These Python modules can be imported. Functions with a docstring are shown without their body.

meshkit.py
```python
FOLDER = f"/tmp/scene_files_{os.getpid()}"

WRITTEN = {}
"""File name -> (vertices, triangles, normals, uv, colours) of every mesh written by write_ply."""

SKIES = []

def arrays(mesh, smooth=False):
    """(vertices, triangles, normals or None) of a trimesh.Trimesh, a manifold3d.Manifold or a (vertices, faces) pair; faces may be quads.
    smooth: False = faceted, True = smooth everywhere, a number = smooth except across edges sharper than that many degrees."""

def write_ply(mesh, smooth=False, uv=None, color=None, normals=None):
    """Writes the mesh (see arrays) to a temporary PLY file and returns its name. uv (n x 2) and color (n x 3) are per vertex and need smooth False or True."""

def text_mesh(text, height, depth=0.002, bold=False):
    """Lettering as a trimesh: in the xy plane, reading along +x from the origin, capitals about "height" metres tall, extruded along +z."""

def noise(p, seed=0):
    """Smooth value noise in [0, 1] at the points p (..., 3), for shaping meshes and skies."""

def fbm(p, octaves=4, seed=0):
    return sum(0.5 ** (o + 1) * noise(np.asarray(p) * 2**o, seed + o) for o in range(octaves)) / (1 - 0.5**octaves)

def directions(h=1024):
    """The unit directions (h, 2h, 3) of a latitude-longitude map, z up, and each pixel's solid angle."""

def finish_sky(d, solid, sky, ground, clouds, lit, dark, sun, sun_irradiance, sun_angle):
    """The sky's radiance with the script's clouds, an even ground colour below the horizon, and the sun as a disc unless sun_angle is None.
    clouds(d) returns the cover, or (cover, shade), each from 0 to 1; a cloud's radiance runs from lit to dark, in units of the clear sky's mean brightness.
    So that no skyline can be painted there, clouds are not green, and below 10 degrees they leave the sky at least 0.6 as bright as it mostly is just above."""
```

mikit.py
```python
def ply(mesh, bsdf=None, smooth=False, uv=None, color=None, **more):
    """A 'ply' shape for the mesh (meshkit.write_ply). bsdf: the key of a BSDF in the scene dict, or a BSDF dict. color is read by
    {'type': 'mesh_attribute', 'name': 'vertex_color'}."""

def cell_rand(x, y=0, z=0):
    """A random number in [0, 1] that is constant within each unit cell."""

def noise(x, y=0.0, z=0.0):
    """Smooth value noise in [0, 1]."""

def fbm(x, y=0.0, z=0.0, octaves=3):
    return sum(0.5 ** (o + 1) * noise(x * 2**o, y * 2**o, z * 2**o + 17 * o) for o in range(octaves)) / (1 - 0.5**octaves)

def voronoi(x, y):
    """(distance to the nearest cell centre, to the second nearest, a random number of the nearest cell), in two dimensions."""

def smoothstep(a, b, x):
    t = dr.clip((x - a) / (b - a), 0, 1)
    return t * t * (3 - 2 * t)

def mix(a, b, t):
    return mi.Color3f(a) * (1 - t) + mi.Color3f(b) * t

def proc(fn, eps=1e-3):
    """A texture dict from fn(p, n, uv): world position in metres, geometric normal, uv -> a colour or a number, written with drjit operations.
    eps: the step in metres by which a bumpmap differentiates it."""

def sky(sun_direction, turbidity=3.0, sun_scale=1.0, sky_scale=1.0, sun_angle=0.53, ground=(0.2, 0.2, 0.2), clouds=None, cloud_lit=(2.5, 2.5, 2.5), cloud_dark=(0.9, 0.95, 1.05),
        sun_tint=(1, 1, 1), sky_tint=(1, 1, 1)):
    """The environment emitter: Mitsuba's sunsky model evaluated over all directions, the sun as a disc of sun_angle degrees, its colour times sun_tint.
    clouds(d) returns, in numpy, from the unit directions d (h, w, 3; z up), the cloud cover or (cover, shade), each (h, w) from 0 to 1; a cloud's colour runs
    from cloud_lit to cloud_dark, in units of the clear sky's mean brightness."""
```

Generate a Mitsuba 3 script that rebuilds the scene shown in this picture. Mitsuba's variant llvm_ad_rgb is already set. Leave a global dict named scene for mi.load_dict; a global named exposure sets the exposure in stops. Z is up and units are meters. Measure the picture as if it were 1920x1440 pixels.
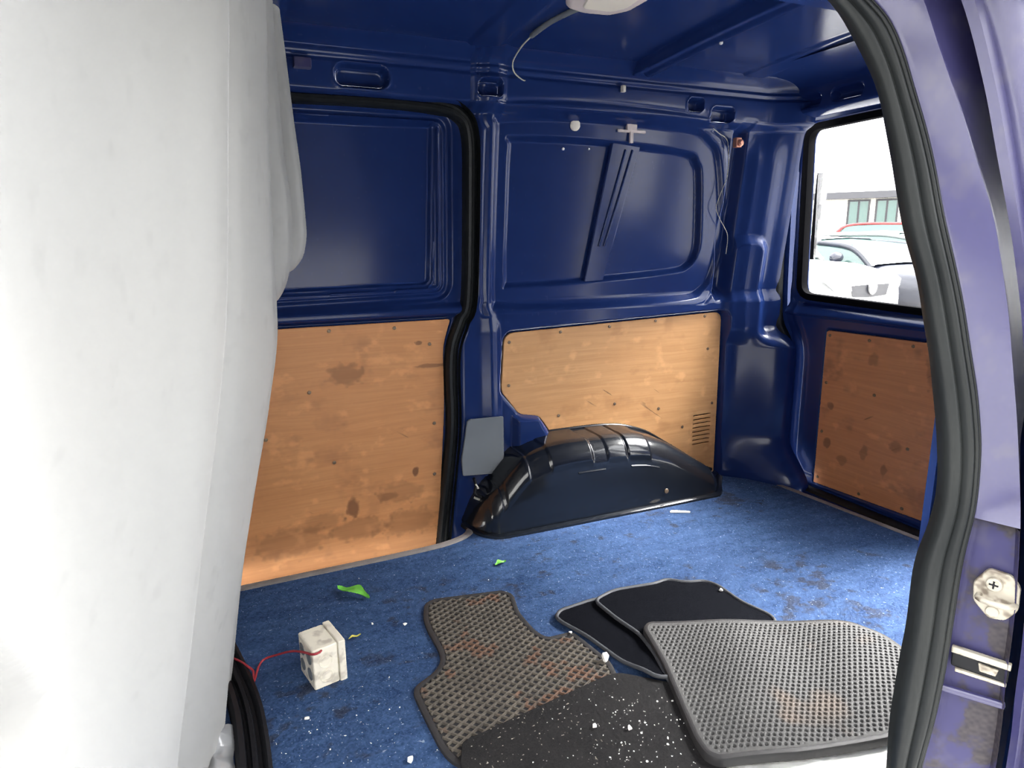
import math, random
import numpy as np, trimesh, drjit as dr, mitsuba as mi
import mikit, meshkit
from mikit import proc, noise, fbm, voronoi, cell_rand, smoothstep, mix, ply
from shapely.geometry import Polygon, Point, LineString
from scipy.interpolate import PchipInterpolator
T = mi.ScalarTransform4f
random.seed(4); rng = np.random.default_rng(4)
scene, labels = {}, {}

# ---------------------------------------------------------------- camera, sky, exposure
CAM = np.array([0.0, -0.30, 0.81])
YAW, PITCH, ROLL = np.radians([23.5, 12.4, -0.6])
FWD = np.array([math.sin(YAW)*math.cos(PITCH), math.cos(YAW)*math.cos(PITCH), -math.sin(PITCH)])
R0 = np.array([math.cos(YAW), -math.sin(YAW), 0.0]); U0 = np.cross(R0, FWD)
UP = -math.sin(ROLL)*R0 + math.cos(ROLL)*U0
scene['camera'] = {'type': 'perspective', 'fov': math.degrees(2*math.atan(960/1225.0)), 'fov_axis': 'x', 'near_clip': 0.02, 'far_clip': 500.0,
                   'to_world': T().look_at(origin=CAM.tolist(), target=(CAM+FWD).tolist(), up=UP.tolist())}
SUN = np.array([0.68, -0.12, 0.75]); SUN /= np.linalg.norm(SUN)
def overcast(d):
    """closed bright cloud, thinner and brighter round the hidden sun"""
    n = meshkit.fbm(d*np.array([2.0, 2.0, 4.0]) + 3.0, octaves=4, seed=2)
    glow = np.exp((d@SUN-1.0)/0.018)
    return np.ones(d.shape[:2]), np.clip(0.985 - 0.97*glow + 0.03*(n-0.5), 0, 1)
scene['sky'] = mikit.sky(SUN.tolist(), turbidity=4.0, sun_scale=0.0, sky_scale=1.0, clouds=overcast, ground=(0.3, 0.3, 0.3),
                         cloud_lit=(46.0, 45.3, 43.9), cloud_dark=(0.8, 0.82, 0.86))
exposure = 5.68

# ---------------------------------------------------------------- helpers
def dirn(name):
    return scene
def numbered(key):
    if key not in scene and key not in labels and not any(k.startswith(key+'__') for k in scene): return key
    n = 1
    while True:
        k = f'{key}_{n:03d}'
        if k not in scene and k not in labels and not any(q.startswith(k+'__') for q in scene): return k
        n += 1
def thing(name, label, cat, group=None, kind=None):
    k = numbered(name); labels[k] = {}
    if label: labels[k]['label'] = label
    if cat: labels[k]['category'] = cat
    if group: labels[k]['group'] = group
    if kind: labels[k]['kind'] = kind
    return k
def part(parent, name, mesh, bsdf, smooth=False, label=None, kind=None, **kw):
    k = numbered(parent + '__' + name)
    scene[k] = ply(mesh, bsdf, smooth=smooth, **kw)
    if label or kind:
        labels[k] = {}
        if label: labels[k]['label'] = label
        if kind: labels[k]['kind'] = kind
    return k
def one(name, mesh, bsdf, label, cat, smooth=False, group=None, kind=None, **kw):
    k = thing(name, label, cat, group, kind)
    scene[k] = ply(mesh, bsdf, smooth=smooth, **kw)
    return k
def cat(*ms):
    return trimesh.util.concatenate([m if isinstance(m, trimesh.Trimesh) else trimesh.Trimesh(*m, process=False) for m in ms])
def mesh(v, f): return trimesh.Trimesh(np.asarray(v, float), np.asarray(f), process=False)
def sstep(a, b, x):
    t = np.clip((x-a)/(b-a), 0, 1); return t*t*(3-2*t)
def grid(P, flip=False, mask=None):
    """P (n,m,3) -> mesh"""
    n, m = P.shape[:2]
    i, j = np.meshgrid(np.arange(n-1), np.arange(m-1), indexing='ij')
    a, b, c, d = i*m+j, (i+1)*m+j, (i+1)*m+j+1, i*m+j+1
    if mask is not None:
        a, b, c, d = a[mask], b[mask], c[mask], d[mask]
    a, b, c, d = (q.ravel() for q in (a, b, c, d))
    f = np.vstack([np.stack([a, b, c], 1), np.stack([a, c, d], 1)])
    if flip: f = f[:, ::-1]
    v = P.reshape(-1, 3)
    if mask is not None:
        u, inv = np.unique(f, return_inverse=True)
        v, f = v[u], inv.reshape(-1, 3)
    return mesh(v, f)
def catmull(pts, n=8, closed=False):
    p = np.asarray(pts, float); N = len(p); out = []
    idx = range(N if closed else N-1)
    for k in idx:
        if closed: p0, p1, p2, p3 = p[(k-1) % N], p[k], p[(k+1) % N], p[(k+2) % N]
        else: p0, p1, p2, p3 = p[max(k-1, 0)], p[k], p[k+1], p[min(k+2, N-1)]
        t = np.linspace(0, 1, n, endpoint=False)[:, None]
        out.append(0.5*((2*p1) + (-p0+p2)*t + (2*p0-5*p1+4*p2-p3)*t*t + (-p0+3*p1-3*p2+p3)*t**3))
    if not closed: out.append(p[-1:])
    return np.vstack(out)
def rounded(pts, r, n=6):
    """closed 2-D polygon with rounded corners (r a number or one per corner)"""
    p = np.asarray(pts, float); N = len(p); r = np.broadcast_to(r, (N,)); out = []
    for k in range(N):
        a, b, c = p[k-1], p[k], p[(k+1) % N]
        u, v = (a-b), (c-b); lu, lv = np.linalg.norm(u), np.linalg.norm(v); u, v = u/lu, v/lv
        d = min(r[k], 0.45*lu, 0.45*lv)
        if d < 1e-5: out.append(b[None]); continue
        s, e = b+u*d, b+v*d
        t = np.linspace(0, 1, n)[:, None]
        out.append((1-t)**2*s + 2*t*(1-t)*b + t*t*e)
    return np.vstack(out)
def resample(p, step, closed=True):
    p = np.asarray(p, float)
    if closed: p = np.vstack([p, p[:1]])
    out = []
    for a, b in zip(p[:-1], p[1:]):
        n = max(1, int(math.ceil(np.linalg.norm(b-a)/step)))
        out.append(a + (b-a)*np.linspace(0, 1, n, endpoint=False)[:, None])
    if not closed: out.append(p[-1:])
    return np.vstack(out)
def ccw(p):
    p = np.asarray(p, float)
    a = np.sum(p[:, 0]*np.roll(p[:, 1], -1) - np.roll(p[:, 0], -1)*p[:, 1])
    return p if a > 0 else p[::-1]
def inset(p, d):
    """move each vertex of a ccw outline inward by d along its mean normal"""
    e = np.roll(p, -1, 0) - p; e /= np.linalg.norm(e, axis=1, keepdims=True)+1e-12
    n = np.stack([-e[:, 1], e[:, 0]], 1)
    m = n + np.roll(n, 1, 0); m /= np.linalg.norm(m, axis=1, keepdims=True)+1e-12
    c = np.clip(np.sum(m*n, 1, keepdims=True), 0.6, 1)
    return p + m*d/c
def sheet_tri(outer, holes=()):
    return trimesh.creation.triangulate_polygon(Polygon(outer, holes), engine='earcut')
def plate(outer, holes=(), t=0.01, bevel=0.002, to3=None, nb=3):
    """bevelled plate: (u,v) outline, front face at w=t, back at w=0; to3(u,v,w)->xyz array"""
    to3 = to3 or (lambda u, v, w: np.stack([u, v, w], -1))
    V, F, n0 = [], [], 0
    loops = [ccw(outer)] + [ccw(h)[::-1] for h in holes]
    tops, bots = [], []
    for p in loops:
        rings = [(p, 0.0), (p, t-bevel)]
        for q in range(1, nb+1):
            a = q/nb*math.pi/2
            rings.append((inset(p, bevel*(1-math.cos(a))), t-bevel+bevel*math.sin(a)))
        m = len(p)
        for (r, w) in rings: V.append(np.column_stack([r, np.full(m, w)]))
        for k in range(len(rings)-1):
            i = np.arange(m); j = (i+1) % m; A, B = n0+k*m, n0+(k+1)*m
            F.append(np.vstack([np.stack([A+i, A+j, B+j], 1), np.stack([A+i, B+j, B+i], 1)]))
        n0 += m*len(rings); tops.append(rings[-1][0]); bots.append(p)
    for src, w, rev in ((tops, t, False), (bots, 0.0, True)):
        v, f = sheet_tri(src[0], src[1:])
        v = np.asarray(v); f = np.asarray(f)
        c = np.cross(v[f[:, 1]]-v[f[:, 0]], v[f[:, 2]]-v[f[:, 0]])
        f = np.where((c > 0)[:, None] != rev, f, f[:, ::-1])
        V.append(np.column_stack([v, np.full(len(v), w)])); F.append(f+n0); n0 += len(v)
    V = np.vstack(V)
    return mesh(to3(V[:, 0], V[:, 1], V[:, 2]), np.vstack(F))
def frames(path):
    p = np.asarray(path, float); t = np.gradient(p, axis=0); t /= np.linalg.norm(t, axis=1, keepdims=True)+1e-12
    return p, t
def tube(path, r, sides=8, cap=True):
    p, t = frames(path); r = np.broadcast_to(r, (len(p),))
    up = np.array([0, 0, 1.0]) if abs(t[0, 2]) < 0.9 else np.array([1.0, 0, 0])
    a = np.cross(t[0], up); a /= np.linalg.norm(a); A = []
    for k in range(len(p)):
        a = a - t[k]*np.dot(a, t[k]); a /= np.linalg.norm(a)+1e-12; A.append(a)
    A = np.array(A); B = np.cross(t, A); th = np.arange(sides+1)*2*np.pi/sides
    P = p[:, None] + r[:, None, None]*(np.cos(th)[None, :, None]*A[:, None] + np.sin(th)[None, :, None]*B[:, None])
    m = grid(P)
    if cap:
        caps = []
        for k in (0, -1):
            v = np.vstack([P[k][:-1], p[k][None]]); i = np.arange(sides)
            caps.append(mesh(v, np.stack([i, (i+1) % sides, np.full(sides, sides)], 1)))
        m = cat(m, *caps)
    return m
def sweep(path, profile, normal):
    """sweep an open/closed 2-D profile (a,b): a along side = t x normal, b along normal. normal: (3,) or (n,3)"""
    p, t = frames(path); nrm = np.broadcast_to(np.asarray(normal, float), p.shape)
    s = np.cross(t, nrm); s /= np.linalg.norm(s, axis=1, keepdims=True)+1e-12
    nn = np.cross(s, t)
    q = np.asarray(profile, float)
    P = p[:, None] + q[None, :, :1]*s[:, None] + q[None, :, 1:]*nn[:, None]
    return grid(P)
def box(x0, x1, y0, y1, z0, z1):
    m = trimesh.creation.box([x1-x0, y1-y0, z1-z0]); m.apply_translation([(x0+x1)/2, (y0+y1)/2, (z0+z1)/2]); return m
def rbox(x0, x1, y0, y1, z0, z1, b=0.003):
    return plate(rounded([(x0, y0), (x1, y0), (x1, y1), (x0, y1)], b*1.5, 4), (), z1-z0, b, lambda u, v, w: np.stack([u, v, z0+w], -1))
def lathe(prof, at, axis, n=16):
    """prof (r,h) revolved round axis from point at"""
    a = np.asarray(axis, float); a /= np.linalg.norm(a)
    u = np.cross(a, [0, 0, 1.0] if abs(a[2]) < 0.9 else [1.0, 0, 0]); u /= np.linalg.norm(u); v = np.cross(a, u)
    th = np.arange(n+1)*2*np.pi/n; pr = np.asarray(prof, float)
    P = np.asarray(at)[None, None] + pr[:, None, 1:]*a + pr[:, None, :1]*(np.cos(th)[None, :, None]*u + np.sin(th)[None, :, None]*v)
    return grid(P)
def polysdf(px, pz, poly):
    """signed distance (negative inside) of arrays to a closed polygon"""
    p = np.asarray(poly, float); q = np.roll(p, -1, 0); d = np.full(px.shape, 9.0); inside = np.zeros(px.shape, bool)
    for a, b in zip(p, q):
        e = b-a; L = e@e+1e-15
        t = np.clip(((px-a[0])*e[0]+(pz-a[1])*e[1])/L, 0, 1)
        d = np.minimum(d, np.hypot(px-a[0]-t*e[0], pz-a[1]-t*e[1]))
        c = (a[1] > pz) != (b[1] > pz)
        xi = a[0] + (pz-a[1])/(e[1] if abs(e[1]) > 1e-12 else 1e-12)*e[0]
        inside ^= c & (px < xi)
    return np.where(inside, -d, d)

# ---------------------------------------------------------------- materials
def rgb(r, g, b): return {'type': 'rgb', 'value': [r, g, b]}
def pr(color, rough=0.5, **kw):
    c = color if isinstance(color, dict) else rgb(*color)
    return {'type': 'twosided', 'b': {'type': 'principled', 'base_color': c, 'roughness': rough, **kw}}
def bumped(inner, fn, scale=1.0, eps=1e-3):
    return {'type': 'twosided', 'b': {'type': 'bumpmap', 't': proc(fn, eps), 'scale': scale, 'i': inner}}
def paint_col(p, n, uv):
    g = fbm(p.x*9, p.y*9, p.z*9, 3); s = noise(p.x*160, p.y*160, p.z*60)
    return mix((0.0075, 0.020, 0.086), (0.010, 0.025, 0.106), g) + mi.Color3f(0.02)*smoothstep(0.86, 0.97, s)*g
scene['m_paint'] = pr(proc(paint_col), 0.16, specular=0.19, clearcoat=0.25, clearcoat_gloss=0.95)
def jamb_col(p, n, uv):
    g = fbm(p.x*22, p.y*22, p.z*14, 4); s = smoothstep(0.55, 0.8, fbm(p.x*60, p.y*60, p.z*35, 3))
    return mix(mix((0.028, 0.0255, 0.080), (0.035, 0.033, 0.094), g), (0.075, 0.07, 0.09), s*0.3)
scene['m_jamb'] = pr(proc(jamb_col), 0.30, specular=0.5, clearcoat=0.6, clearcoat_gloss=0.85)
def jamb_grime_shade(p, n, uv):
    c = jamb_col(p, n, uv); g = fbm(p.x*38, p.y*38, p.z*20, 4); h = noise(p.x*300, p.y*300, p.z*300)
    return mix(c, mix((0.020, 0.017, 0.016), (0.050, 0.042, 0.036), h), 0.85*smoothstep(0.44, 0.60, g+0.08*(h-0.5)))     # road grime in patches; the higher ones paint in the pillar shade
scene['m_jamb_grime_shade'] = pr(proc(jamb_grime_shade), 0.6, specular=0.3)
def bulk_col(p, n, uv):
    g = fbm(p.x*7, p.y*7, p.z*5, 4); s = fbm(p.y*40, p.z*30, p.x*20, 3)
    c = mix((0.245, 0.246, 0.240), (0.258, 0.259, 0.252), g)
    return c*(1-0.05*smoothstep(0.62, 0.8, s))
scene['m_bulkhead'] = pr(proc(bulk_col), 0.5, specular=0.4)
def make_ply(lo, hi, dark, seed, knots):
    def fn(p, n, uv):
        u, v = uv.x, uv.y
        w = fbm(u*3+seed, v*9, 0, 3)
        grain = fbm(u*9+seed, v*150+w*5, seed, 4); streak = noise(u*5+seed, v*420+w*6, seed)
        blot = fbm(u*16+seed*3, v*20, 5, 4)
        c = mix(lo, hi, dr.clip(grain*0.75+streak*0.25, 0, 1))
        c = mix(c, dark, 0.38*smoothstep(0.56, 0.86, blot))
        c = mix(c, mi.Color3f(hi)*1.2, 0.5*smoothstep(0.60, 0.85, fbm(u*22+seed, v*30+7, 2, 4)))
        for (ku, kv, ru, rv, a) in knots:
            d = dr.square((u-ku)/ru)+dr.square((v-kv)/rv)
            d = d*(0.35+1.5*fbm(u*70, v*70, 3, 2))
            c = mix(c, mi.Color3f(dark)*0.55, a*(1-smoothstep(0.4, 1.3, d)))
        scr = smoothstep(0.93, 0.97, noise(u*60+v*90+seed, v*7-u*5, 3))*smoothstep(0.6, 0.75, noise(u*12, v*12, seed))
        return c*(1-0.45*scr)
    return fn
scene['m_ply_door'] = pr(proc(make_ply((0.46, 0.19, 0.072), (0.60, 0.29, 0.12), (0.29, 0.115, 0.055), 1.3,
    [(0.265, 0.10, 0.018, 0.032, 0.8), (0.445, 0.175, 0.011, 0.014, 0.9), (0.27, 0.47, 0.05, 0.03, 0.5), (0.36, 0.115, 0.03, 0.012, .4), (0.50, 0.475, .05, .006, .6), (0.47, 0.54, .009, .007, .7), (.10, .03, .10, .05, .35), (.28, .035, .09, .035, .4), (.42, .03, .09, .04, .35), (.18, .07, .06, .03, .3), (.40, .12, .07, .03, .3)])), 0.5, specular=0.35)
scene['m_ply_side'] = pr(proc(make_ply((0.48, 0.232, 0.09), (0.62, 0.35, 0.158), (0.36, 0.155, 0.06), 4.1,
    [(1.46, 0.10, 0.06, 0.10, 0.3)])), 0.5, specular=0.35)
scene['m_ply_rear'] = pr(proc(make_ply((0.42, 0.16, 0.068), (0.58, 0.26, 0.115), (0.15, 0.065, 0.05), 7.7,
    [(1.13, 0.17, .014, .02, .5), (1.07, 0.13, .022, .018, .3), (1.0, .17, .012, .025, .3), (.93, .14, .012, .02, .35), (.9, .22, .02, .018, .3), (1.13, .29, .012, .015, .5), (1.0, .46, .02, .02, .3), (.82, .45, .02, .05, .3)])), 0.5, specular=0.35)
scene['m_ply_edge'] = pr((0.30, 0.17, 0.085), 0.7)
def carpet_col(p, n, uv):
    f = noise(p.x*420, p.y*420); g = noise(p.x*190, p.y*190+4); e = fbm(p.x*26, p.y*34, 2, 3); d = fbm(p.x*5, p.y*5, 1, 4)
    st = fbm(p.x*14, p.y*60, 4, 3); t2 = fbm(p.x*90, p.y*90, 6, 2)
    c = mix((0.008, 0.020, 0.066), (0.052, 0.098, 0.205), dr.clip(-0.15+1.3*(f*0.30+g*0.20+st*0.32+t2*0.18), 0, 1))      # loop pile with a streaky nap
    c = mix(c, mix((0.012, 0.012, 0.016), (0.034, 0.034, 0.040), f), 0.7*smoothstep(0.56, 0.70, e*0.5+d*0.3+t2*0.2)*smoothstep(0.42, 0.58, fbm(p.x*5+9, p.y*7, 3, 3)))      # trodden-in black grime
    return mix(c, (0.34, 0.40, 0.50), smoothstep(0.90, 0.97, noise(p.x*330+5, p.y*330))*0.5)
scene['m_carpet'] = bumped({'type': 'principled', 'base_color': proc(carpet_col), 'roughness': 0.8, 'specular': 0.12},
    lambda p, n, uv: noise(p.x*400, p.y*400)*0.6+noise(p.x*170, p.y*170)*0.6+6*fbm(p.x*9, p.y*12, 0, 2), 0.0018)
scene['m_arch'] = pr((0.0035, 0.005, 0.008), 0.11, specular=0.45, clearcoat=1.0, clearcoat_gloss=0.97)
def seal_col(p, n, uv):
    g = fbm(p.x*30, p.y*30, p.z*12, 3)
    return mix((0.005, 0.0065, 0.0075), (0.015, 0.017, 0.017), g)
scene['m_seal'] = pr(proc(seal_col), 0.48, specular=0.22)
scene['m_black'] = pr((0.0045, 0.005, 0.007), 0.6, specular=0.25)
scene['m_gasket'] = pr((0.004, 0.004, 0.005), 0.95, specular=0.05)
scene['m_rubber'] = pr((0.028, 0.027, 0.028), 0.55, specular=0.4)
def dusty(p, n, uv):
    g = fbm(p.x*40, p.y*40, 0, 3); s = noise(p.x*500, p.y*500)
    c = mix((0.055, 0.049, 0.042), (0.105, 0.092, 0.074), g)
    return mix(c, (0.15, 0.065, 0.035), smoothstep(0.64, 0.75, fbm(p.x*28+3, p.y*28, 1, 3))*0.5) + mi.Color3f(0.12)*smoothstep(0.93, 0.99, s)
scene['m_dusty_rubber'] = pr(proc(dusty), 0.6)
def fabric(p, n, uv):
    f = noise(p.x*600, p.y*600); g = fbm(p.x*30, p.y*30, 0, 3)
    c = mix((0.006, 0.006, 0.007), (0.019, 0.018, 0.018), f*0.6+g*0.4)
    return mix(c, (0.30, 0.27, 0.23), smoothstep(0.90, 0.98, noise(p.x*260, p.y*260))*smoothstep(0.45, 0.62, fbm(p.x*9+2, p.y*9, 0, 2)))
scene['m_fabric'] = bumped({'type': 'principled', 'base_color': proc(fabric), 'roughness': 0.95, 'specular': 0.2, 'sheen': 0.3},
    lambda p, n, uv: noise(p.x*500, p.y*500)+noise(p.x*230, p.y*230), 0.0008)
scene['m_felt'] = bumped({'type': 'principled', 'base_color': proc(lambda p, n, uv: mix((0.002, 0.0025, 0.004), (0.005, 0.0055, 0.008), noise(p.x*500, p.y*500))), 'roughness': 0.95, 'specular': 0.05},
    lambda p, n, uv: noise(p.x*500, p.y*500), 0.0006)
scene['m_piping'] = pr((0.045, 0.048, 0.055), 0.6)
def grey_rub(p, n, uv):
    g = fbm(p.x*12, p.y*12, 0, 4); s = noise(p.x*420, p.y*420)
    c = mix((0.052, 0.052, 0.052), (0.080, 0.079, 0.077), g)
    return mix(c, (0.13, 0.095, 0.07), 0.5*smoothstep(0.6, 0.75, fbm(p.x*8+4, p.y*8, 2, 3)))+mi.Color3f(0.08)*smoothstep(0.94, 0.99, s)
scene['m_grey_rubber'] = pr(proc(grey_rub), 0.6, specular=0.25)
scene['m_white_plastic'] = pr(proc(lambda p, n, uv: mix((0.72, 0.68, 0.57), (0.50, 0.46, 0.38), smoothstep(0.5, 0.75, fbm(p.x*60, p.y*60, p.z*60, 3)))), 0.45)
scene['m_cream'] = pr((0.62, 0.58, 0.50), 0.5)
scene['m_chip'] = pr((0.75, 0.74, 0.70), 0.7)
scene['m_lamp'] = pr((0.50, 0.44, 0.42), 0.45)
scene['m_cord'] = pr((0.42, 0.40, 0.34), 0.6)
scene['m_red'] = pr((0.32, 0.03, 0.04), 0.4)
scene['m_leaf'] = pr((0.16, 0.50, 0.07), 0.5)
scene['m_straw'] = pr((0.55, 0.50, 0.10), 0.6)
scene['m_pad'] = pr((0.13, 0.145, 0.16), 0.75)
scene['m_edging'] = pr(proc(lambda p, n, uv: mix((0.13, 0.12, 0.12), (0.22, 0.20, 0.19), fbm(p.x*40, p.y*40, 0, 3))), 0.55)
def zinc(p, n, uv):
    g = fbm(p.x*90, p.y*90, p.z*90, 3)
    return mix((0.36, 0.33, 0.27), (0.13, 0.105, 0.08), smoothstep(0.52, 0.75, g))
scene['m_zinc'] = pr(proc(zinc), 0.5, metallic=0.25)
scene['m_steel'] = pr((0.45, 0.42, 0.36), 0.35, metallic=0.8)
scene['m_screw'] = pr((0.20, 0.14, 0.09), 0.4, metallic=0.5)
scene['m_copper'] = pr((0.45, 0.20, 0.14), 0.4, metallic=0.5)
scene['m_pane'] = {'type': 'thindielectric', 'int_ior': 1.5}
scene['m_bag_clear'] = {'type': 'twosided', 'b': {'type': 'principled', 'base_color': rgb(0.20, 0.205, 0.21), 'roughness': 0.15, 'specular': 0.8}}
scene['m_bag_white'] = pr(proc(lambda p, n, uv: mix((0.75, 0.75, 0.72), (0.22, 0.38, 0.48), smoothstep(0.55, 0.58, noise(p.x*9+p.y*16, 3.3)))), 0.3)
def asphalt(p, n, uv):
    return mix((0.29, 0.29, 0.28), (0.40, 0.395, 0.38), fbm(p.x*3, p.y*3, 0, 4)*0.7+0.3*noise(p.x*60, p.y*60))
scene['m_asphalt'] = pr(proc(asphalt), 0.9)
scene['m_car_white'] = pr((0.36, 0.36, 0.355), 0.3, clearcoat=0.8)
scene['m_car_navy'] = pr((0.016, 0.018, 0.027), 0.25, clearcoat=0.8)
scene['m_car_red'] = pr((0.30, 0.018, 0.018), 0.3, clearcoat=0.8)
scene['m_car_silver'] = pr((0.22, 0.23, 0.23), 0.3, clearcoat=0.8)
scene['m_car_glass'] = pr((0.03, 0.07, 0.06), 0.06, specular=0.7, clearcoat=1.0)
scene['m_tyre'] = pr((0.02, 0.02, 0.02), 0.8)
scene['m_alloy'] = pr((0.3, 0.3, 0.3), 0.35, metallic=0.8)
scene['m_render_wall'] = pr(proc(lambda p, n, uv: mix((0.33, 0.315, 0.28), (0.37, 0.355, 0.325), fbm(p.x, p.y, p.z, 3))), 0.85)
scene['m_plinth'] = pr((0.045, 0.045, 0.048), 0.8)
scene['m_render_white'] = pr((0.72, 0.71, 0.69), 0.85)
scene['m_roof_tile'] = pr((0.085, 0.085, 0.087), 0.7)
scene['m_fascia'] = pr((0.045, 0.045, 0.05), 0.6)
scene['m_frame_dark'] = pr((0.015, 0.015, 0.017), 0.5)
scene['m_hoarding'] = pr((0.17, 0.26, 0.20), 0.7)
PAINT = 'm_paint'

# ---------------------------------------------------------------- ground and what stands outside
scene['ground'] = ply(mesh([(-60, -60, -.55), (60, -60, -.55), (60, 60, -.55), (-60, 60, -.55)], [[0, 1, 2], [0, 2, 3]]), 'm_asphalt')
labels['ground'] = {'label': 'grey tarmac of the car park outside the van', 'kind': 'structure'}

ok_ = thing('added_building', 'unseen white building added opposite the open side door to shape the light', 'building')
part(ok_, 'wall', box(-14, 3.0, -9.0, -4.2, -.55, 6.4), 'm_render_white')  # added out of view: blocks low sky, bounces light through the side door
part(ok_, 'plinth', box(-14.05, 3.05, -4.2, -4.12, -.55, 1.0), 'm_plinth')  # dark base added to keep reflections in the blue panels dark
part(ok_, 'roof', rbox(-14.2, 3.2, -9.2, -4.0, 6.4, 6.65, .05), 'm_roof_tile', 30)

# ---------------------------------------------------------------- far body side of the van (wall_far)
labels['wall_far'] = {'label': 'blue painted inner side of the van with two pressed window blanks', 'kind': 'structure'}
PLY2 = rounded([(0.720, 0.552), (1.512, 0.575), (1.519, 0.010), (1.20, 0.010), (0.90, 0.17), (0.872, 0.235), (0.830, 0.296), (0.768, 0.308), (0.707, 0.380)],
               [.03, .03, .004, .004, .01, .015, .015, .015, .02])
RING = catmull([(0.690, 1.090), (0.70, 1.118), (0.95, 1.132), (1.30, 1.122), (1.385, 1.095), (1.425, 1.045), (1.462, 0.90), (1.470, 0.80), (1.452, 0.69), (1.420, 0.645), (1.345, 0.625), (1.0, 0.618), (0.72, 0.628), (0.692, 0.650), (0.688, 0.85)], 6, True)
BLANK = catmull([(0.735, 1.055), (0.75, 1.075), (1.0, 1.078), (1.30, 1.062), (1.355, 1.035), (1.375, 0.985), (1.398, 0.82), (1.396, 0.765), (1.370, 0.725), (1.30, 0.708), (1.0, 0.690), (0.76, 0.684), (0.735, 0.705), (0.733, 0.90)], 6, True)
SEALP = catmull([(-0.30, 1.134), (0.10, 1.136), (0.363, 1.139), (0.520, 1.134), (0.578, 1.118), (0.605, 1.075), (0.611, 0.95), (0.611, 0.66), (0.590, 0.595), (0.565, 0.53), (0.557, 0.45), (0.556, 0.297), (0.535, 0.12), (0.512, -0.06)], 8)
LEAN = 0.12
def y_wall(z): return 1.42 - LEAN*np.maximum(0, z-0.6)
def rrect(x, z, cx, cz, hx, hz, r):
    qx, qz = np.abs(x-cx)-hx+r, np.abs(z-cz)-hz+r
    return np.hypot(np.maximum(qx, 0), np.maximum(qz, 0))+np.minimum(np.maximum(qx, qz), 0)-r
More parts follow.
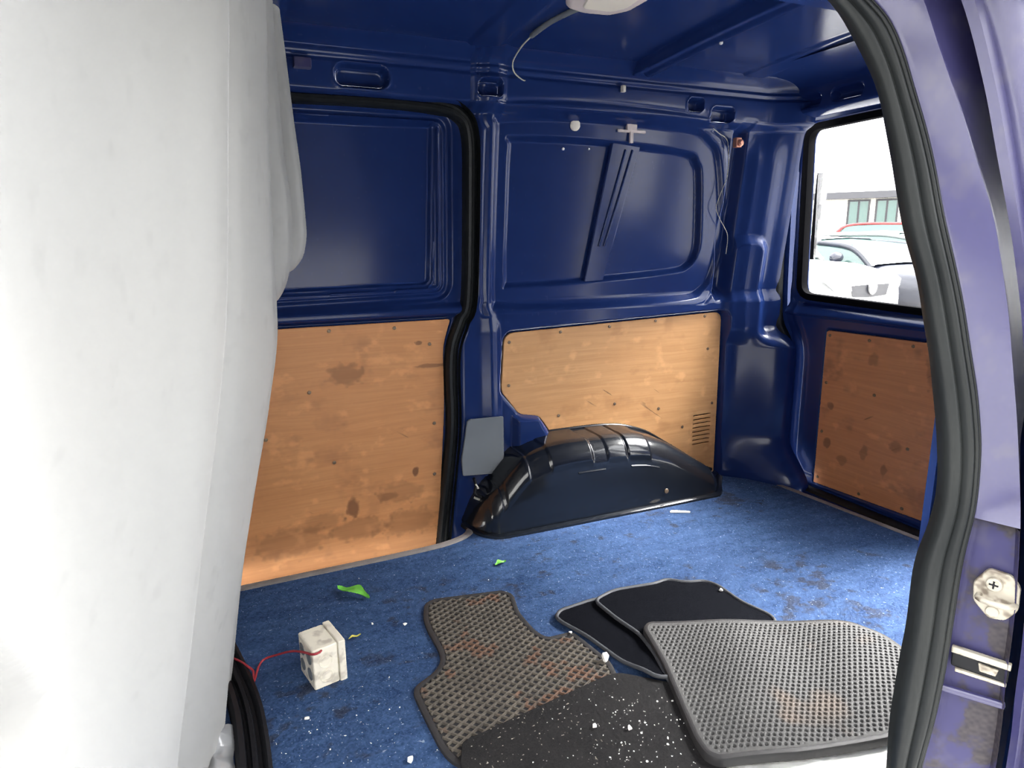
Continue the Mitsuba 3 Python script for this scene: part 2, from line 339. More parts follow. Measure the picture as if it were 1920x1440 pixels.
def far_depth(x, z):
    y = y_wall(z)
    sr, sb, sp = polysdf(x, z, RING), polysdf(x, z, BLANK), polysdf(x, z, PLY2)
    y = y + 0.016*sstep(0.010, -0.010, sr) + 0.022*sstep(0.009, -0.009, sb)
    y = y + 0.004*np.exp(-((sr-0.035)/0.006)**2)*(z > 0.6)                          # a fine bead round the aperture
    y = y - 0.020*sstep(0.645, 0.600, z)*sstep(0.63, 0.72, x)                         # ledge below the window blank
    y = y + 0.022*sstep(0.590, 0.572, z)*sstep(0.68, 0.70, x)*sstep(0.008, 0.002, sp)
    y = y + 0.012*sstep(0.006, -0.001, sp)                                           # pocket that holds the plywood
    y = y - 0.034*sstep(1.125, 1.150, z)*sstep(0.585, 0.62, x) + 0.006*np.exp(-((z-1.215)/0.005)**2) + 0.004*np.exp(-((z-1.232)/0.004)**2)
    y = y - 0.05*sstep(1.235, 1.275, z)
    for (cx, cz, hx, hz) in ((0.652, 1.180, 0.030, 0.018), (1.285, 1.183, 0.026, 0.016), (1.385, 1.163, 0.040, 0.018)):
        s = rrect(x, z, cx, cz, hx, hz, 0.012); y = y + 0.030*sstep(0.003, -0.003, s) - 0.004*np.exp(-(s/0.006)**2)
    # B pillar: gently crowned box section with its inner flange
    xl = np.interp(z, [0.0, 0.30, 0.53, 0.60, 0.66], [0.53, 0.567, 0.572, 0.60, 0.622])
    y = y - 0.012*sstep(0.000, 0.025, x-xl)*sstep(0.700, 0.668, x) - 0.010*sstep(0.62, 0.55, z)*sstep(0.71, 0.69, x)
    g = polysdf(x, z, [(0.742, 0.305), (0.826, 0.297), (0.868, 0.215), (0.83, 0.12), (0.742, 0.12)])
    y = y - 0.020*sstep(0.008, -0.014, g)
    # D pillar and the rear corner
    up = sstep(0.455, 0.525, z)
    y_up = 0.05*sstep(1.54, 1.70, x) + 0.016*sstep(1.520, 1.565, x)*sstep(1.66, 1.60, x)*sstep(1.16, 1.02, z)
    cap = rrect(x, z, 1.565, 0.62, 0.062, 0.19, 0.05); y_up = y_up + 0.022*sstep(0.016, -0.026, cap)
    y_lo = 0.13*sstep(1.515, 1.690, x) + 0.10*sstep(0.16, 0.0, z)*sstep(1.50, 1.65, x)
    y = y - (up*y_up + (1-up)*y_lo)
    y = y + 0.035*sstep(1.462, 1.480, x)*sstep(1.525, 1.505, x)*sstep(0.60, 0.66, z)*sstep(1.16, 1.10, z)   # dark gutter with the wire
    return y
xs, zs = np.arange(0.500, 1.7031, 0.0032), np.arange(-0.05, 1.2821, 0.0032)
XX, ZZ = np.meshgrid(xs, zs, indexing='ij')
YY = far_depth(XX, ZZ); G = np.stack([XX, YY, ZZ], -1)
inb = polysdf(XX, ZZ, BLANK) < 0
cell = inb[:-1, :-1] & inb[1:, :-1] & inb[1:, 1:] & inb[:-1, 1:]
part('wall_far', 'window_blank', grid(G, True, cell), PAINT, True, 'flat blue panel pressed where a window could be')
sx = np.interp(ZZ, SEALP[::-1, 1][np.argsort(SEALP[::-1, 1])], SEALP[::-1, 0][np.argsort(SEALP[::-1, 1])])
right = (ZZ > 1.124) & (XX > 0.53) | (XX > np.where(ZZ > 1.095, 0.575, np.where(ZZ > 1.05, 0.603, sx))+0.010)
right = right[:-1, :-1] & right[1:, 1:]
part('wall_far', 'inner_frame', grid(G, True, ~cell & right), PAINT, True)
# slanting brace glued across the blank
def on_wall(off=0.0):
    def f(u, v, w): return np.stack([u, far_depth(u, np.clip(v, 0.70, 1.06))*0 + (y_wall(v)+0.036) - w + off, v], -1)
    return f
br = rounded([(1.052, 1.082), (1.150, 1.074), (1.046, 0.632), (0.985, 0.640)], 0.006, 4)
bk = part('wall_far', 'brace', plate(br, (), 0.014, 0.004, on_wall()), PAINT, 30, 'slanting blue brace strip across the rear window blank')
for k, (a, b) in enumerate((((1.098, 1.062), (1.034, 0.79)), ((1.122, 1.062), (1.052, 0.79)))):
    s = np.linspace(0, 1, 12)[:, None]; q = np.array(a)*(1-s)+np.array(b)*s
    pth = np.column_stack([q[:, 0], y_wall(q[:, 1])+0.036-0.014, q[:, 1]])
    part(bk, 'rib', tube(pth, 0.0042, 8), PAINT, True)
# round grommet, clip plate and small plugs
def disc_on_wall(x, z, r, h, mat, parent, name, dy=0.0, n=20, label=None):
    y = float(far_depth(np.array([x]), np.array([z]))[0])+dy
    return part(parent, name, lathe([(r, -0.004), (r, h*0.5), (r*0.85, h*0.85), (r*0.5, h), (0, h)], (x, y, z), (0, -1, -0.12), n), mat, 40, label)
gk = disc_on_wall(0.924, 1.117, 0.0155, 0.005, 'm_cream', 'wall_far', 'grommet', label='round cream plastic grommet')
disc_on_wall(0.903, 1.058, 0.004, 0.004, 'm_chip', 'wall_far', 'plug_glint')
disc_on_wall(0.985, 1.061, 0.003, 0.004, 'm_chip', 'wall_far', 'plug_glint')
yb = float(far_depth(np.array([1.10]), np.array([1.12]))[0])
clip = cat(box(1.088, 1.120, yb-0.010, yb, 1.112, 1.128), box(1.060, 1.152, yb-0.006, yb-0.001, 1.106, 1.113), box(1.100, 1.110, yb-0.008, yb, 1.078, 1.108))
part('wall_far', 'clip_plate', clip, 'm_lamp', False, 'small grey metal clip plate at the head of the brace')
yc2 = float(far_depth(np.array([1.035]), np.array([1.205]))[0])
part('wall_far', 'clip', rbox(1.030, 1.040, yc2-0.012, yc2+0.002, 1.197, 1.214, 0.002), 'm_cream', 30, 'small cream trim clip')

# ---------------------------------------------------------------- closed sliding door on the far side (door_1)
labels['door_1'] = {'label': 'closed blue sliding door on the far side with a blanked window', 'kind': 'structure'}
DOUT = rounded([(-0.30, 1.118), (0.560, 1.120), (0.566, 0.655), (-0.30, 0.640)], [.001, .045, .05, .001], 8)
DIN = rounded([(-0.22, 1.098), (0.528, 1.106), (0.520, 0.686), (-0.22, 0.672)], [.03, .02, .03, .03], 8)
PLY1 = rounded([(-0.30, 0.604), (0.566, 0.604), (0.541, 0.527), (0.540, 0.361), (0.505, -0.085), (-0.30, -0.085)], [.001, .008, .03, .05, .004, .001], 6)
def door_depth(x, z):
    y = 1.425 - LEAN*np.maximum(0, z-0.6)
    so, si, sp = polysdf(x, z, DOUT), polysdf(x, z, DIN), polysdf(x, z, PLY1)
    y = y + 0.012*sstep(0.006, -0.006, so) - 0.009*np.exp(-((so+0.018)/0.005)**2) - 0.008*np.exp(-((so+0.030)/0.004)**2)*(si > 0) + 0.014*sstep(0.006, -0.006, si)
    y = y - 0.010*sstep(0.004, -0.002, si)*sstep(-0.016, -0.010, si)
    y = y - 0.022*sstep(0.648, 0.628, z) + 0.018*sstep(0.618, 0.606, z) + 0.010*sstep(0.005, -0.001, sp)
    return y
xs, zs = np.arange(-0.30, 0.6221, 0.0032), np.arange(-0.10, 1.1501, 0.0032)
XX, ZZ = np.meshgrid(xs, zs, indexing='ij')
G = np.stack([XX, door_depth(XX, ZZ), ZZ], -1)
lim = np.vstack([SEALP+[0.004, 0.004], [(-0.40, -0.30), (-0.40, 1.2)]])
ins = polysdf(XX, ZZ, lim) < 0.010
cell = ins[:-1, :-1] & ins[1:, :-1] & ins[1:, 1:] & ins[:-1, 1:]
inb = polysdf(XX, ZZ, DIN) < 0
cb = inb[:-1, :-1] & inb[1:, 1:]
part('door_1', 'window_blank', grid(G, True, cell & cb), PAINT, True, 'dark blue flat panel in place of a window')
part('door_1', 'inner_panel', grid(G, True, cell & ~cb), PAINT, True)
pth = np.column_stack([SEALP[:, 0], 1.405-LEAN*np.maximum(0, SEALP[:, 1]-0.6), SEALP[:, 1]])
prof = [(-0.020, 0.02), (-0.020, -0.004), (-0.016, 0.004), (-0.008, 0.008), (-0.003, 0.004), (0.0, 0.010), (0.008, 0.012), (0.014, 0.006), (0.016, -0.004), (0.016, -0.03)]
part('door_1', 'rubber_seal', sweep(pth, prof, (0, -1, 0)), 'm_seal', 40, 'black rubber seal round the far door')
# upper rail of the far side above that door
xs, zs = np.arange(-0.30, 0.6001, 0.004), np.arange(1.128, 1.2821, 0.004)
XX, ZZ = np.meshgrid(xs, zs, indexing='ij')
def rail_depth(x, z):
    y = 1.42-LEAN*(z-0.6) - 0.034*sstep(1.128, 1.150, z) + 0.006*np.exp(-((z-1.215)/0.005)**2) + 0.005*np.exp(-((z-1.238)/0.004)**2) - 0.05*sstep(1.235, 1.275, z)
    s = rrect(x, z, 0.335, 1.182, 0.060, 0.022, 0.02); y = y + 0.030*sstep(0.004, -0.004, s) - 0.005*np.exp(-(s/0.006)**2)
    s = rrect(x, z, 0.02, 1.182, 0.060, 0.022, 0.02); y = y + 0.030*sstep(0.004, -0.004, s)
    return y
part('wall_far', 'upper_rail', grid(np.stack([XX, rail_depth(XX, ZZ), ZZ], -1), True), PAINT, True)
part('wall_far', 'rail_tab', rbox(0.185, 0.222, 1.292, 1.318, 1.185, 1.205, 0.002), 'm_jamb', 30, 'small lilac metal tab on the upper rail')

# ---------------------------------------------------------------- rear frame, rear doors
labels['wall_rear'] = {'label': 'blue frame round the rear doors', 'kind': 'structure'}
FE = catmull([(1.385, 1.16), (1.389, 1.10), (1.378, 0.80), (1.368, 0.60), (1.352, 0.525), (1.312, 0.465), (1.303, 0.38), (1.303, 0.16), (1.292, 0.07), (1.262, 0.015), (1.215, -0.004), (1.0, -0.004), (0.4, -0.004), (0.16, -0.004)], 8)
pth = np.column_stack([np.full(len(FE), 1.701), FE])
prof = [(-0.012, -0.014), (-0.012, 0.002), (-0.007, 0.010), (0.0, 0.013), (0.004, 0.008), (0.008, 0.010), (0.012, 0.004), (0.012, -0.012)]
part('wall_rear', 'rubber_seal', sweep(pth, prof, (-1, 0, 0)), 'm_seal', 40, 'black rubber seal round the rear door opening')
# header beam above the rear doors with its slots
ys = np.arange(0.12, 1.3881, 0.004); ss = np.linspace(0, 1, 60)
key = np.array([(1.44, 1.268), (1.56, 1.262), (1.625, 1.245), (1.640, 1.225), (1.648, 1.185), (1.665, 1.172), (1.700, 1.166), (1.708, 1.178), (1.74, 1.18)])
kp = catmull(key, 7)
YY, KK = np.meshgrid(ys, np.arange(len(kp)), indexing='ij')
P = np.stack([kp[KK, 0], YY, kp[KK, 1]], -1)
sl = np.full(YY.shape, 9.0)
for cy in (1.255, 1.115, 0.97, 0.62, 0.46, 0.30):
    sl = np.minimum(sl, rrect(YY, P[..., 2], cy, 1.205, 0.05, 0.014, 0.012))
P[..., 0] += (0.03*sstep(0.004, -0.004, sl) - 0.003*np.exp(-(sl/0.005)**2))*(KK > 10)
part('wall_rear', 'header_beam', grid(P), PAINT, True)
part('wall_rear', 'sill', rbox(1.675, 1.76, 0.12, 1.24, -0.05, -0.004, 0.006), PAINT, 30)
part('wall_rear', 'pillar_return', grid(np.stack([np.broadcast_to(np.array([1.70, 1.715, 1.77])[None, :], (len(FE), 3)), FE[:, :1]+np.array([[0.0, 0.012, 0.02]]), np.broadcast_to(FE[:, 1:], (len(FE), 3))], -1)), PAINT, 30)

def rear_door(key, mir, label):
    m = (lambda y: y) if not mir else (lambda y: 1.48-y)
    labels[key] = {'label': label, 'kind': 'structure'}
    win = rounded([(1.343, 1.148), (0.765, 1.154), (0.765, 0.604), (1.322, 0.622)], [.045, .03, .03, .045], 8)
    out = rounded([(1.376, 1.170), (0.715, 1.170), (0.715, 0.0), (1.235, 0.0), (1.296, 0.075), (1.298, 0.45), (1.36, 0.56)], [.02, .004, .004, .02, .03, .05, .05], 6)
    pl = rounded([(1.174, 0.528), (0.733, 0.533), (0.733, 0.034), (1.171, 0.019)], [.012, .012, .004, .004], 6)
    ys, zs = np.arange(0.700, 1.3801, 0.004), np.arange(-0.004, 1.1741, 0.004)
    YY, ZZ = np.meshgrid(ys, zs, indexing='ij')
    sw, so, sp = polysdf(YY, ZZ, win), polysdf(YY, ZZ, out), polysdf(YY, ZZ, pl)
    X = 1.752 - 0.030*sstep(0.604, 0.560, ZZ) - 0.010*sstep(0.018, 0.034, sw)*(ZZ > 0.56) + 0.006*sstep(0.005, -0.001, sp) + 0.012*sstep(0.558, 0.540, ZZ)*sstep(0.0, 0.01, sp)*0
    X = X + 0.020*sstep(-0.012, 0.0, so) - 0.004*np.exp(-((so+0.05)/0.01)**2)
    keep = (sw > 0.004) & (so < 0.004); c = keep[:-1, :-1] & keep[1:, :-1] & keep[1:, 1:] & keep[:-1, 1:]
    part(key, 'inner_panel', grid(np.stack([X, m(YY), ZZ], -1), False, c), PAINT, True)
    ob = np.array(Polygon(ccw(out)).buffer(0.09 if not mir else 0.02).exterior.coords)[:-1]
    part(key, 'outer_skin', plate(np.column_stack([m(ob[:, 0]), ob[:, 1]]), [np.column_stack([m(win[:, 0]), win[:, 1]])], 0.004, 0.001, lambda u, v, w: np.stack([1.79-w, u, v], -1), 1), PAINT, 30)
    g = np.vstack([win, win[:1]]); g3 = np.column_stack([np.full(len(g), 1.762), m(g[:, 0]), g[:, 1]])
    prof = [(-0.012, 0.012), (-0.010, 0.016), (0.0, 0.017), (0.008, 0.012), (0.009, 0.0), (0.008, -0.013), (-0.012, -0.013), (-0.012, 0.012)]
    part(key, 'window_gasket', sweep(g3, prof, (-1, 0, 0)), 'm_gasket', 40, 'black rubber edge of the rear window')
    v, f = sheet_tri(np.column_stack([m(win[:, 0]), win[:, 1]]))
    part(key, 'window_pane', mesh(np.column_stack([np.full(len(v), 1.772), v]), f), 'm_pane', False, 'clear glass rear window')
    if mir:      # this door stands open, swung right out on its hinges
        for kk in [q for q in scene if q.startswith(key+'__')]:
            scene[kk]['to_world'] = T().translate([1.80, 0.10, 0]).rotate([0, 0, 1], -105).translate([-1.80, -0.10, 0])
    return m
m = rear_door('door_2', False, 'closed blue rear door with a window and a plywood lining')
wp = catmull([(1.808, 1.330, 1.013), (1.806, 1.331, 0.90), (1.806, 1.331, 0.80), (1.806, 1.331, 0.738)], 6)
wk = part('door_2', 'wiper', cat(tube(wp, 0.009, 8), rbox(1.800, 1.816, 1.318, 1.338, 0.865, 0.915, 0.003)), 'm_gasket', 40, 'black rear wiper blade outside the glass')
rear_door('door_3', True, 'blue rear door that stands open behind the pillar')

# ---------------------------------------------------------------- ceiling
labels['ceiling'] = {'label': 'bare blue metal van roof with cross ribs', 'kind': 'structure'}
xs, ys = np.arange(-0.30, 1.5601, 0.005), np.arange(0.11, 1.3101, 0.005)
XX, YY = np.meshgrid(xs, ys, indexing='ij')
def roof_z(x, y):
    z = 1.262 + 0.022*np.sin(np.clip((y-0.11)/1.2, 0, 1)*np.pi)
    for c in (0.12, 0.62, 1.45):
        z = z - 0.004*sstep(0.05, 0.03, np.abs(x-c))
    return z - 0.022*sstep(0.040, 0.028, np.abs(x-1.09)) + 0.006*np.exp(-((x-1.09)/0.012)**2)
part('ceiling', 'roof_panel', grid(np.stack([XX, YY, roof_z(XX, YY)], -1), True), PAINT, True)
for (x, y) in ((1.115, 1.022), (1.123, 0.873), (1.135, 0.822)):
    part('ceiling', 'plug_glint', lathe([(.0045, .004), (.0045, -.002), (.003, -.004), (0, -.004)], (x, y, float(roof_z(np.array(x), np.array(y)))), (0, 0, 1), 12), 'm_chip', 40)  # spot-weld highlights on the roof rib, built as small white studs
part('ceiling', 'outer_roof', rbox(-0.32, 1.78, 0.03, 1.46, 1.292, 1.302, 0.004), PAINT, 30)

# ---------------------------------------------------------------- floor
labels['floor'] = {'label': 'steel load floor of the van with a step well by the far door', 'kind': 'structure'}
FLOOR = np.vstack([[(-0.30, 0.10), (1.68, 0.10), (1.68, 0.744), (1.648, 1.205), (1.590, 1.325), (1.515, 1.405), (0.600, 1.405)],
                   catmull([(0.582, 1.385), (0.575, 1.335), (0.548, 1.300), (0.500, 1.280), (0.440, 1.270), (0.300, 1.264), (0.100, 1.260), (-0.30, 1.254)], 5)])
part('floor', 'plate', plate(resample(FLOOR, 0.05), (), 0.05, 0.003, lambda u, v, w: np.stack([u, v, w-0.052], -1)), PAINT, 30)
part('floor', 'step_well', cat(box(-0.32, 0.63, 1.22, 1.46, -0.13, -0.12), box(0.60, 0.63, 1.25, 1.46, -0.12, -0.002)), PAINT)
part('floor', 'door_sill', rbox(-0.32, 0.66, 0.03, 0.105, -0.12, -0.004, 0.006), 'm_jamb', 30)
CARPET = np.vstack([[(-0.20, 0.125), (1.655, 0.125), (1.662, 0.744), (1.632, 1.205), (1.575, 1.319), (1.503, 1.392), (0.606, 1.392)],
                    catmull([(0.590, 1.385), (0.583, 1.335), (0.553, 1.294), (0.500, 1.272), (0.440, 1.262), (0.300, 1.256), (0.100, 1.252), (-0.20, 1.246)], 5)])
ck = thing('carpet', 'worn blue loop pile carpet covering the van floor', 'carpet')
part(ck, 'pile', plate(resample(CARPET, 0.05), (), 0.008, 0.003, lambda u, v, w: np.stack([u, v, w-0.002], -1)), 'm_carpet', 30)
ed = catmull([(-0.20, 1.253, 0.0), (0.100, 1.259, 0.0), (0.300, 1.263, 0.0), (0.440, 1.269, 0.0), (0.500, 1.279, 0.0), (0.548, 1.299, 0.0), (0.580, 1.335, 0.0), (0.588, 1.385, 0.0)], 10)
part(ck, 'edge_strip', sweep(ed, [(-0.014, -0.004), (-0.014, 0.006), (-0.009, 0.011), (0.004, 0.012), (0.010, 0.008), (0.012, -0.03)], (0, 0, 1)), 'm_edging', 40, 'grey plastic edging strip along the carpet')
part(ck, 'rear_strip', sweep(np.array([(1.628, 1.235, 0.002), (1.650, 0.95, 0.002), (1.664, 0.744, 0.002), (1.664, 0.13, 0.002)]), [(-0.009, 0.0), (-0.009, 0.006), (0.0, 0.009), (0.009, 0.006), (0.009, -0.01)], (0, 0, 1)), 'm_edging', 40)

# ---------------------------------------------------------------- bulkhead (wall_front)
labels['wall_front'] = {'label': 'large white moulded plastic bulkhead behind the seats', 'kind': 'structure'}
def zi(pairs):
    p = np.array(sorted(pairs)); return PchipInterpolator(p[:, 0], p[:, 1], extrapolate=True)
zs = np.arange(-0.004, 1.2781, 0.006)
xe = zi([(1.30, .052), (1.05, .033), (0.90, .018), (0.73, 0.0), (0.60, -.023), (0.48, -.048), (0.31, -.082), (0.17, -.11), (-.01, -.135)])(zs)
crest = zi([(1.30, .112), (1.20, .107), (0.95, .092), (0.815, .086), (0.67, .081), (0.53, .056), (0.38, .020), (0.22, -.017), (0.006, -.056), (-.05, -.066)])(zs)
l2 = zi([(1.30, .134), (1.11, .130), (0.99, .130), (0.887, .136), (0.80, .132), (0.735, .117), (0.70, .098), (0.67, .060), (0.62, .045), (0.38, -.01), (0.0, -.09)])(zs)
l3 = zi([(1.30, .152), (1.185, .159), (1.063, .165), (0.947, .172), (0.838, .174), (0.79, .166), (0.755, .143), (0.735, .105), (0.70, .045), (0.62, .02), (0.38, -.03), (0.0, -.10)])(zs)
near = zs*0 + 0.0
edge = 0.115 + 0.120*sstep(0.66, 0.42, zs) + 0.07*sstep(0.42, 0.0, zs)
s = lambda a, b, t: a*(1-t)+b*t
knots = [(.08, xe-.135-.04*sstep(.6, .45, zs)), (.20, xe-.112), (.30, xe-.085), (.39, xe-.045), (.462, xe-.007), (.484, xe-.001), (.500, xe-.010), (.522, xe-.024), (.555, xe-.016), (.60, s(xe, crest, .22)), (.68, s(xe, crest, .56)),
         (.76, s(xe, crest, .80)), (.84, crest-.014), (.90, crest-.003), (.935, crest), (.975, crest-.014), (1.01, np.minimum(crest, l2)-.032), (1.06, l2-.010), (1.095, l2), (1.125, l2-.008), (1.15, np.minimum(l2, l3)-.028),
         (1.175, l3-.010), (1.20, l3), (1.235, l3-.012), (1.29, l3-.06), (1.35, l3*0-.03), (1.43, l3*0-.05)]
yk = np.array([k[0] for k in knots]); XK = np.stack([k[1] for k in knots])
ys = np.arange(0.085, 1.43, 0.005)
X = PchipInterpolator(yk, XK, axis=0)(ys)
# the near edge turns back into a groove
d = edge[None, :]-ys[:, None]
X = X - 0.15*sstep(-0.022, 0.018, d)
Y2, Z2 = np.meshgrid(ys, zs, indexing='ij')
part('wall_front', 'moulded_panel', grid(np.stack([X, Y2, Z2], -1)), 'm_bulkhead', True)
part('wall_front', 'pillar_trim', tube(catmull([(-0.235, 0.115, 0.9), (-0.242, 0.13, 0.62), (-0.238, 0.16, 0.45), (-0.235, 0.17, 0.2), (-0.235, 0.17, 0.0)], 8), 0.028, 14), 'm_cream', True, 'beige trim beside the bulkhead')

# ---------------------------------------------------------------- near side: rear pillar, seal, open door
SEAL_IN = [(0.5054, 0.1593, 1.0102), (0.5236, 0.1556, 0.9957), (0.539, 0.1508, 0.9758), (0.5556, 0.1435, 0.944), (0.5615, 0.138, 0.9184), (0.5705, 0.1306, 0.8804), (0.5773, 0.1244, 0.8452), (0.5826, 0.1202, 0.8186), (0.5909, 0.1171, 0.7968), (0.6027, 0.1133, 0.7682), (0.611, 0.1097, 0.7365), (0.6254, 0.1053, 0.6881), (0.6425, 0.1016, 0.6247), (0.652, 0.1003, 0.58), (0.6555, 0.1, 0.5438), (0.6501, 0.1, 0.5124), (0.6399, 0.1, 0.4877), (0.6372, 0.1, 0.458), (0.6387, 0.1, 0.3998), (0.6361, 0.1, 0.3673), (0.6339, 0.1, 0.3268), (0.6305, 0.1, 0.2769), (0.6304, 0.1, 0.2314)]
SEAL_OUT = [(0.5361, 0.1441, 1.0093), (0.5531, 0.1417, 1.0001), (0.561, 0.1384, 0.9869), (0.5707, 0.1332, 0.965), (0.5798, 0.1263, 0.934), (0.5901, 0.1205, 0.906), (0.6, 0.1136, 0.8696), (0.6075, 0.1074, 0.8329), (0.6164, 0.1034, 0.8062), (0.6254, 0.1001, 0.7819), (0.6379, 0.0956, 0.7445), (0.6488, 0.0918, 0.706), (0.6648, 0.0884, 0.6595), (0.6784, 0.0859, 0.6071), (0.6826, 0.0851, 0.5711), (0.6845, 0.085, 0.535), (0.6798, 0.085, 0.51), (0.6753, 0.085, 0.487), (0.6739, 0.085, 0.4534), (0.6743, 0.085, 0.4098), (0.6733, 0.085, 0.355), (0.6686, 0.085, 0.2989), (0.6571, 0.085, 0.234)]
LAV = [(0.5672, 0.118, 1.0052), (0.5696, 0.1146, 0.9918), (0.5766, 0.1098, 0.9717), (0.5879, 0.1036, 0.9448), (0.6001, 0.0979, 0.918), (0.6111, 0.0924, 0.8901), (0.627, 0.0861, 0.8551), (0.6402, 0.0814, 0.8265), (0.6492, 0.0763, 0.7911), (0.6637, 0.0699, 0.7376), (0.6721, 0.0659, 0.6954), (0.6873, 0.0622, 0.6379), (0.7037, 0.0602, 0.5762), (0.7047, 0.0547, 0.5409), (0.683, 0.0384, 0.5048), (0.6912, 0.038, 0.4531), (0.6958, 0.038, 0.4), (0.6967, 0.038, 0.3572), (0.7037, 0.038, 0.3105), (0.7062, 0.038, 0.255)]
DARK = [(0.6082, 0.114, 1.009), (0.6179, 0.1055, 0.9748), (0.6294, 0.0946, 0.9263), (0.6388, 0.0849, 0.8765), (0.6462, 0.0799, 0.8482), (0.6575, 0.0733, 0.8057), (0.6719, 0.0657, 0.7454), (0.6803, 0.0616, 0.703), (0.6957, 0.0568, 0.6297), (0.71, 0.0501, 0.5417), (0.6933, 0.033, 0.4732), (0.7028, 0.033, 0.3999), (0.7048, 0.033, 0.35), (0.7111, 0.033, 0.3033), (0.7126, 0.033, 0.2568)]
RIDGE = [(0.6241, 0.0983, 1.0062), (0.6322, 0.0882, 0.9651), (0.642, 0.0777, 0.9172), (0.6502, 0.0694, 0.8739), (0.6618, 0.0583, 0.8056), (0.6742, 0.0495, 0.7346), (0.6923, 0.042, 0.634), (0.7092, 0.0373, 0.5469), (0.6852, 0.018, 0.4829), (0.6993, 0.018, 0.3925), (0.709, 0.018, 0.2709)]
def rs(c, n=90):
    c = np.asarray(c, float); o = np.argsort(-c[:, 2]); c = c[o]
    L = np.r_[0, np.cumsum(np.linalg.norm(np.diff(c, axis=0), axis=1))]; t = np.linspace(0, L[-1], n)
    q = np.column_stack([np.interp(t, L, c[:, k]) for k in range(3)])
    for _ in range(3): q[1:-1] = 0.25*q[:-2]+0.5*q[1:-1]+0.25*q[2:]
    return q
def extend(c, top, bot):
    c = np.asarray(c, float); c = c[np.argsort(-c[:, 2])]
    return np.vstack([[top], c, [bot]])
s_in = rs(extend(SEAL_IN, (0.470, 0.168, 1.035), (0.640, 0.100, 0.02)), 110)
s_out = rs(extend(SEAL_OUT, (0.490, 0.153, 1.045), (0.650, 0.085, 0.02)), 110)
lav = rs(extend(LAV, (0.545, 0.128, 1.040), (0.745, 0.060, 0.02)), 110)
dark = rs(extend(DARK, (0.590, 0.124, 1.045), (0.760, 0.055, 0.02)), 110)
ridge = rs(extend(RIDGE, (0.607, 0.108, 1.045), (0.765, 0.040, 0.02)), 110)
def off(c, dx, dy, dz=0): return c + np.array([dx, dy, dz])
def loft(*cs): return grid(np.stack(cs, 1))
labels['wall_near'] = {'label': 'lilac blue rear pillar of the open sliding door', 'kind': 'structure'}
mid = 0.5*(s_out+lav)
def level(c, z):
    o = np.argsort(c[:, 2]); c = c[o]; return np.column_stack([np.interp(z, c[:, 2], c[:, 0]), np.interp(z, c[:, 2], c[:, 1]), z])
def pillar_face(z, rec):
    a, b, c_ = level(s_in, z), level(s_out, z), level(lav, z)
    r = np.array([rec, rec*0.7, 0.0])
    rows = [off(a, .035, .010), off(b, .002, .012), off(b, -.002, .002)+r*0.5] + [b*(1-t)+c_*t+r for t in (.08, .2, .5, .8, .95)] + [c_+r*0.3, off(c_, .004, .003), off(c_, .03, .016), np.column_stack([np.full(len(z), 0.80), np.full(len(z), 0.115), z])]
    return grid(np.stack(rows, 1))
part('wall_near', 'pillar', pillar_face(np.linspace(1.03, 0.527, 70), 0.0), 'm_jamb', 50)
zl = np.linspace(0.523, 0.03, 60)
part('wall_near', 'lower_pillar', pillar_face(zl, 0.014), 'm_jamb_grime_shade', 50, 'recessed lower part of the pillar with grime and painted shade')
b_, c_ = level(s_out, np.array([.5275]))[0], level(lav, np.array([.5275]))[0]
part('wall_near', 'pillar_step', grid(np.array([[b_, b_*.5+c_*.5, c_], [b_+[.016, .012, -.004], (b_+c_)/2+[.016, .012, -.004], c_+[.016, .012, -.004]]])), 'm_jamb_grime_shade', 30)
part('wall_near', 'inner_quarter_panel', box(0.665, 1.70, 0.118, 0.126, -0.02, 1.262), PAINT)
part('wall_near', 'outer_quarter_panel', box(0.775, 1.78, 0.060, 0.066, -0.10, 1.29), PAINT)
part('wall_near', 'front_pillar', cat(rbox(-0.42, -0.200, 0.035, 0.105, -0.10, 1.28, 0.015)), 'm_jamb', 30, 'lilac blue front pillar of the side doorway')
part('wall_near', 'cant_rail', cat(rbox(-0.32, 0.72, 0.045, 0.225, 1.03, 1.262, 0.020)), PAINT, 30)
sk = thing('door_seal', 'black ribbed rubber door seal running round the open side doorway', 'door seal')
c0 = 0.5*(s_in+s_out); side = s_out-s_in; wdt = np.linalg.norm(side, axis=1, keepdims=True); sd = side/wdt
tn = np.gradient(c0, axis=0); tn /= np.linalg.norm(tn, axis=1, keepdims=True)
nr = np.cross(tn, sd); nr *= np.sign(np.sum(nr*(CAM-c0), axis=1, keepdims=True)); nr /= np.linalg.norm(nr, axis=1, keepdims=True)
SP = [(-0.50, -0.40), (-0.52, -0.10), (-0.46, 0.08), (-0.36, 0.17), (-0.24, 0.20), (-0.14, 0.17), (-0.09, 0.09), (-0.05, 0.15), (0.02, 0.24), (0.10, 0.28), (0.18, 0.25), (0.22, 0.16), (0.25, 0.19), (0.31, 0.22), (0.36, 0.17), (0.40, 0.06), (0.44, 0.09), (0.50, 0.05), (0.52, -0.10), (0.50, -0.30)]
SP = catmull(SP, 3)
P = np.stack([c0 + a*side + b*wdt*nr for a, b in SP], 1)
part(sk, 'bulb', grid(P), 'm_seal', True)
# open sliding door parked outside, its leading edge in view
labels['door_4'] = {'label': 'blue leading edge of the opened sliding door outside the pillar', 'kind': 'structure'}
e1 = dark; e2 = ridge
part('door_4', 'leading_edge', loft(off(e1, 0.03, 0.004), e1, e1*0.7+e2*0.3+[0.0, -0.003, 0], e1*0.4+e2*0.6+[0.004, -0.001, 0], off(e2, 0.0, -0.002), off(e2, 0.006, -0.008), off(e2, 0.02, -0.013), off(e2, 0.05, -0.016), off(e2, 0.7, -0.03), off(e2, 0.72, -0.01)), 'm_jamb', 40)
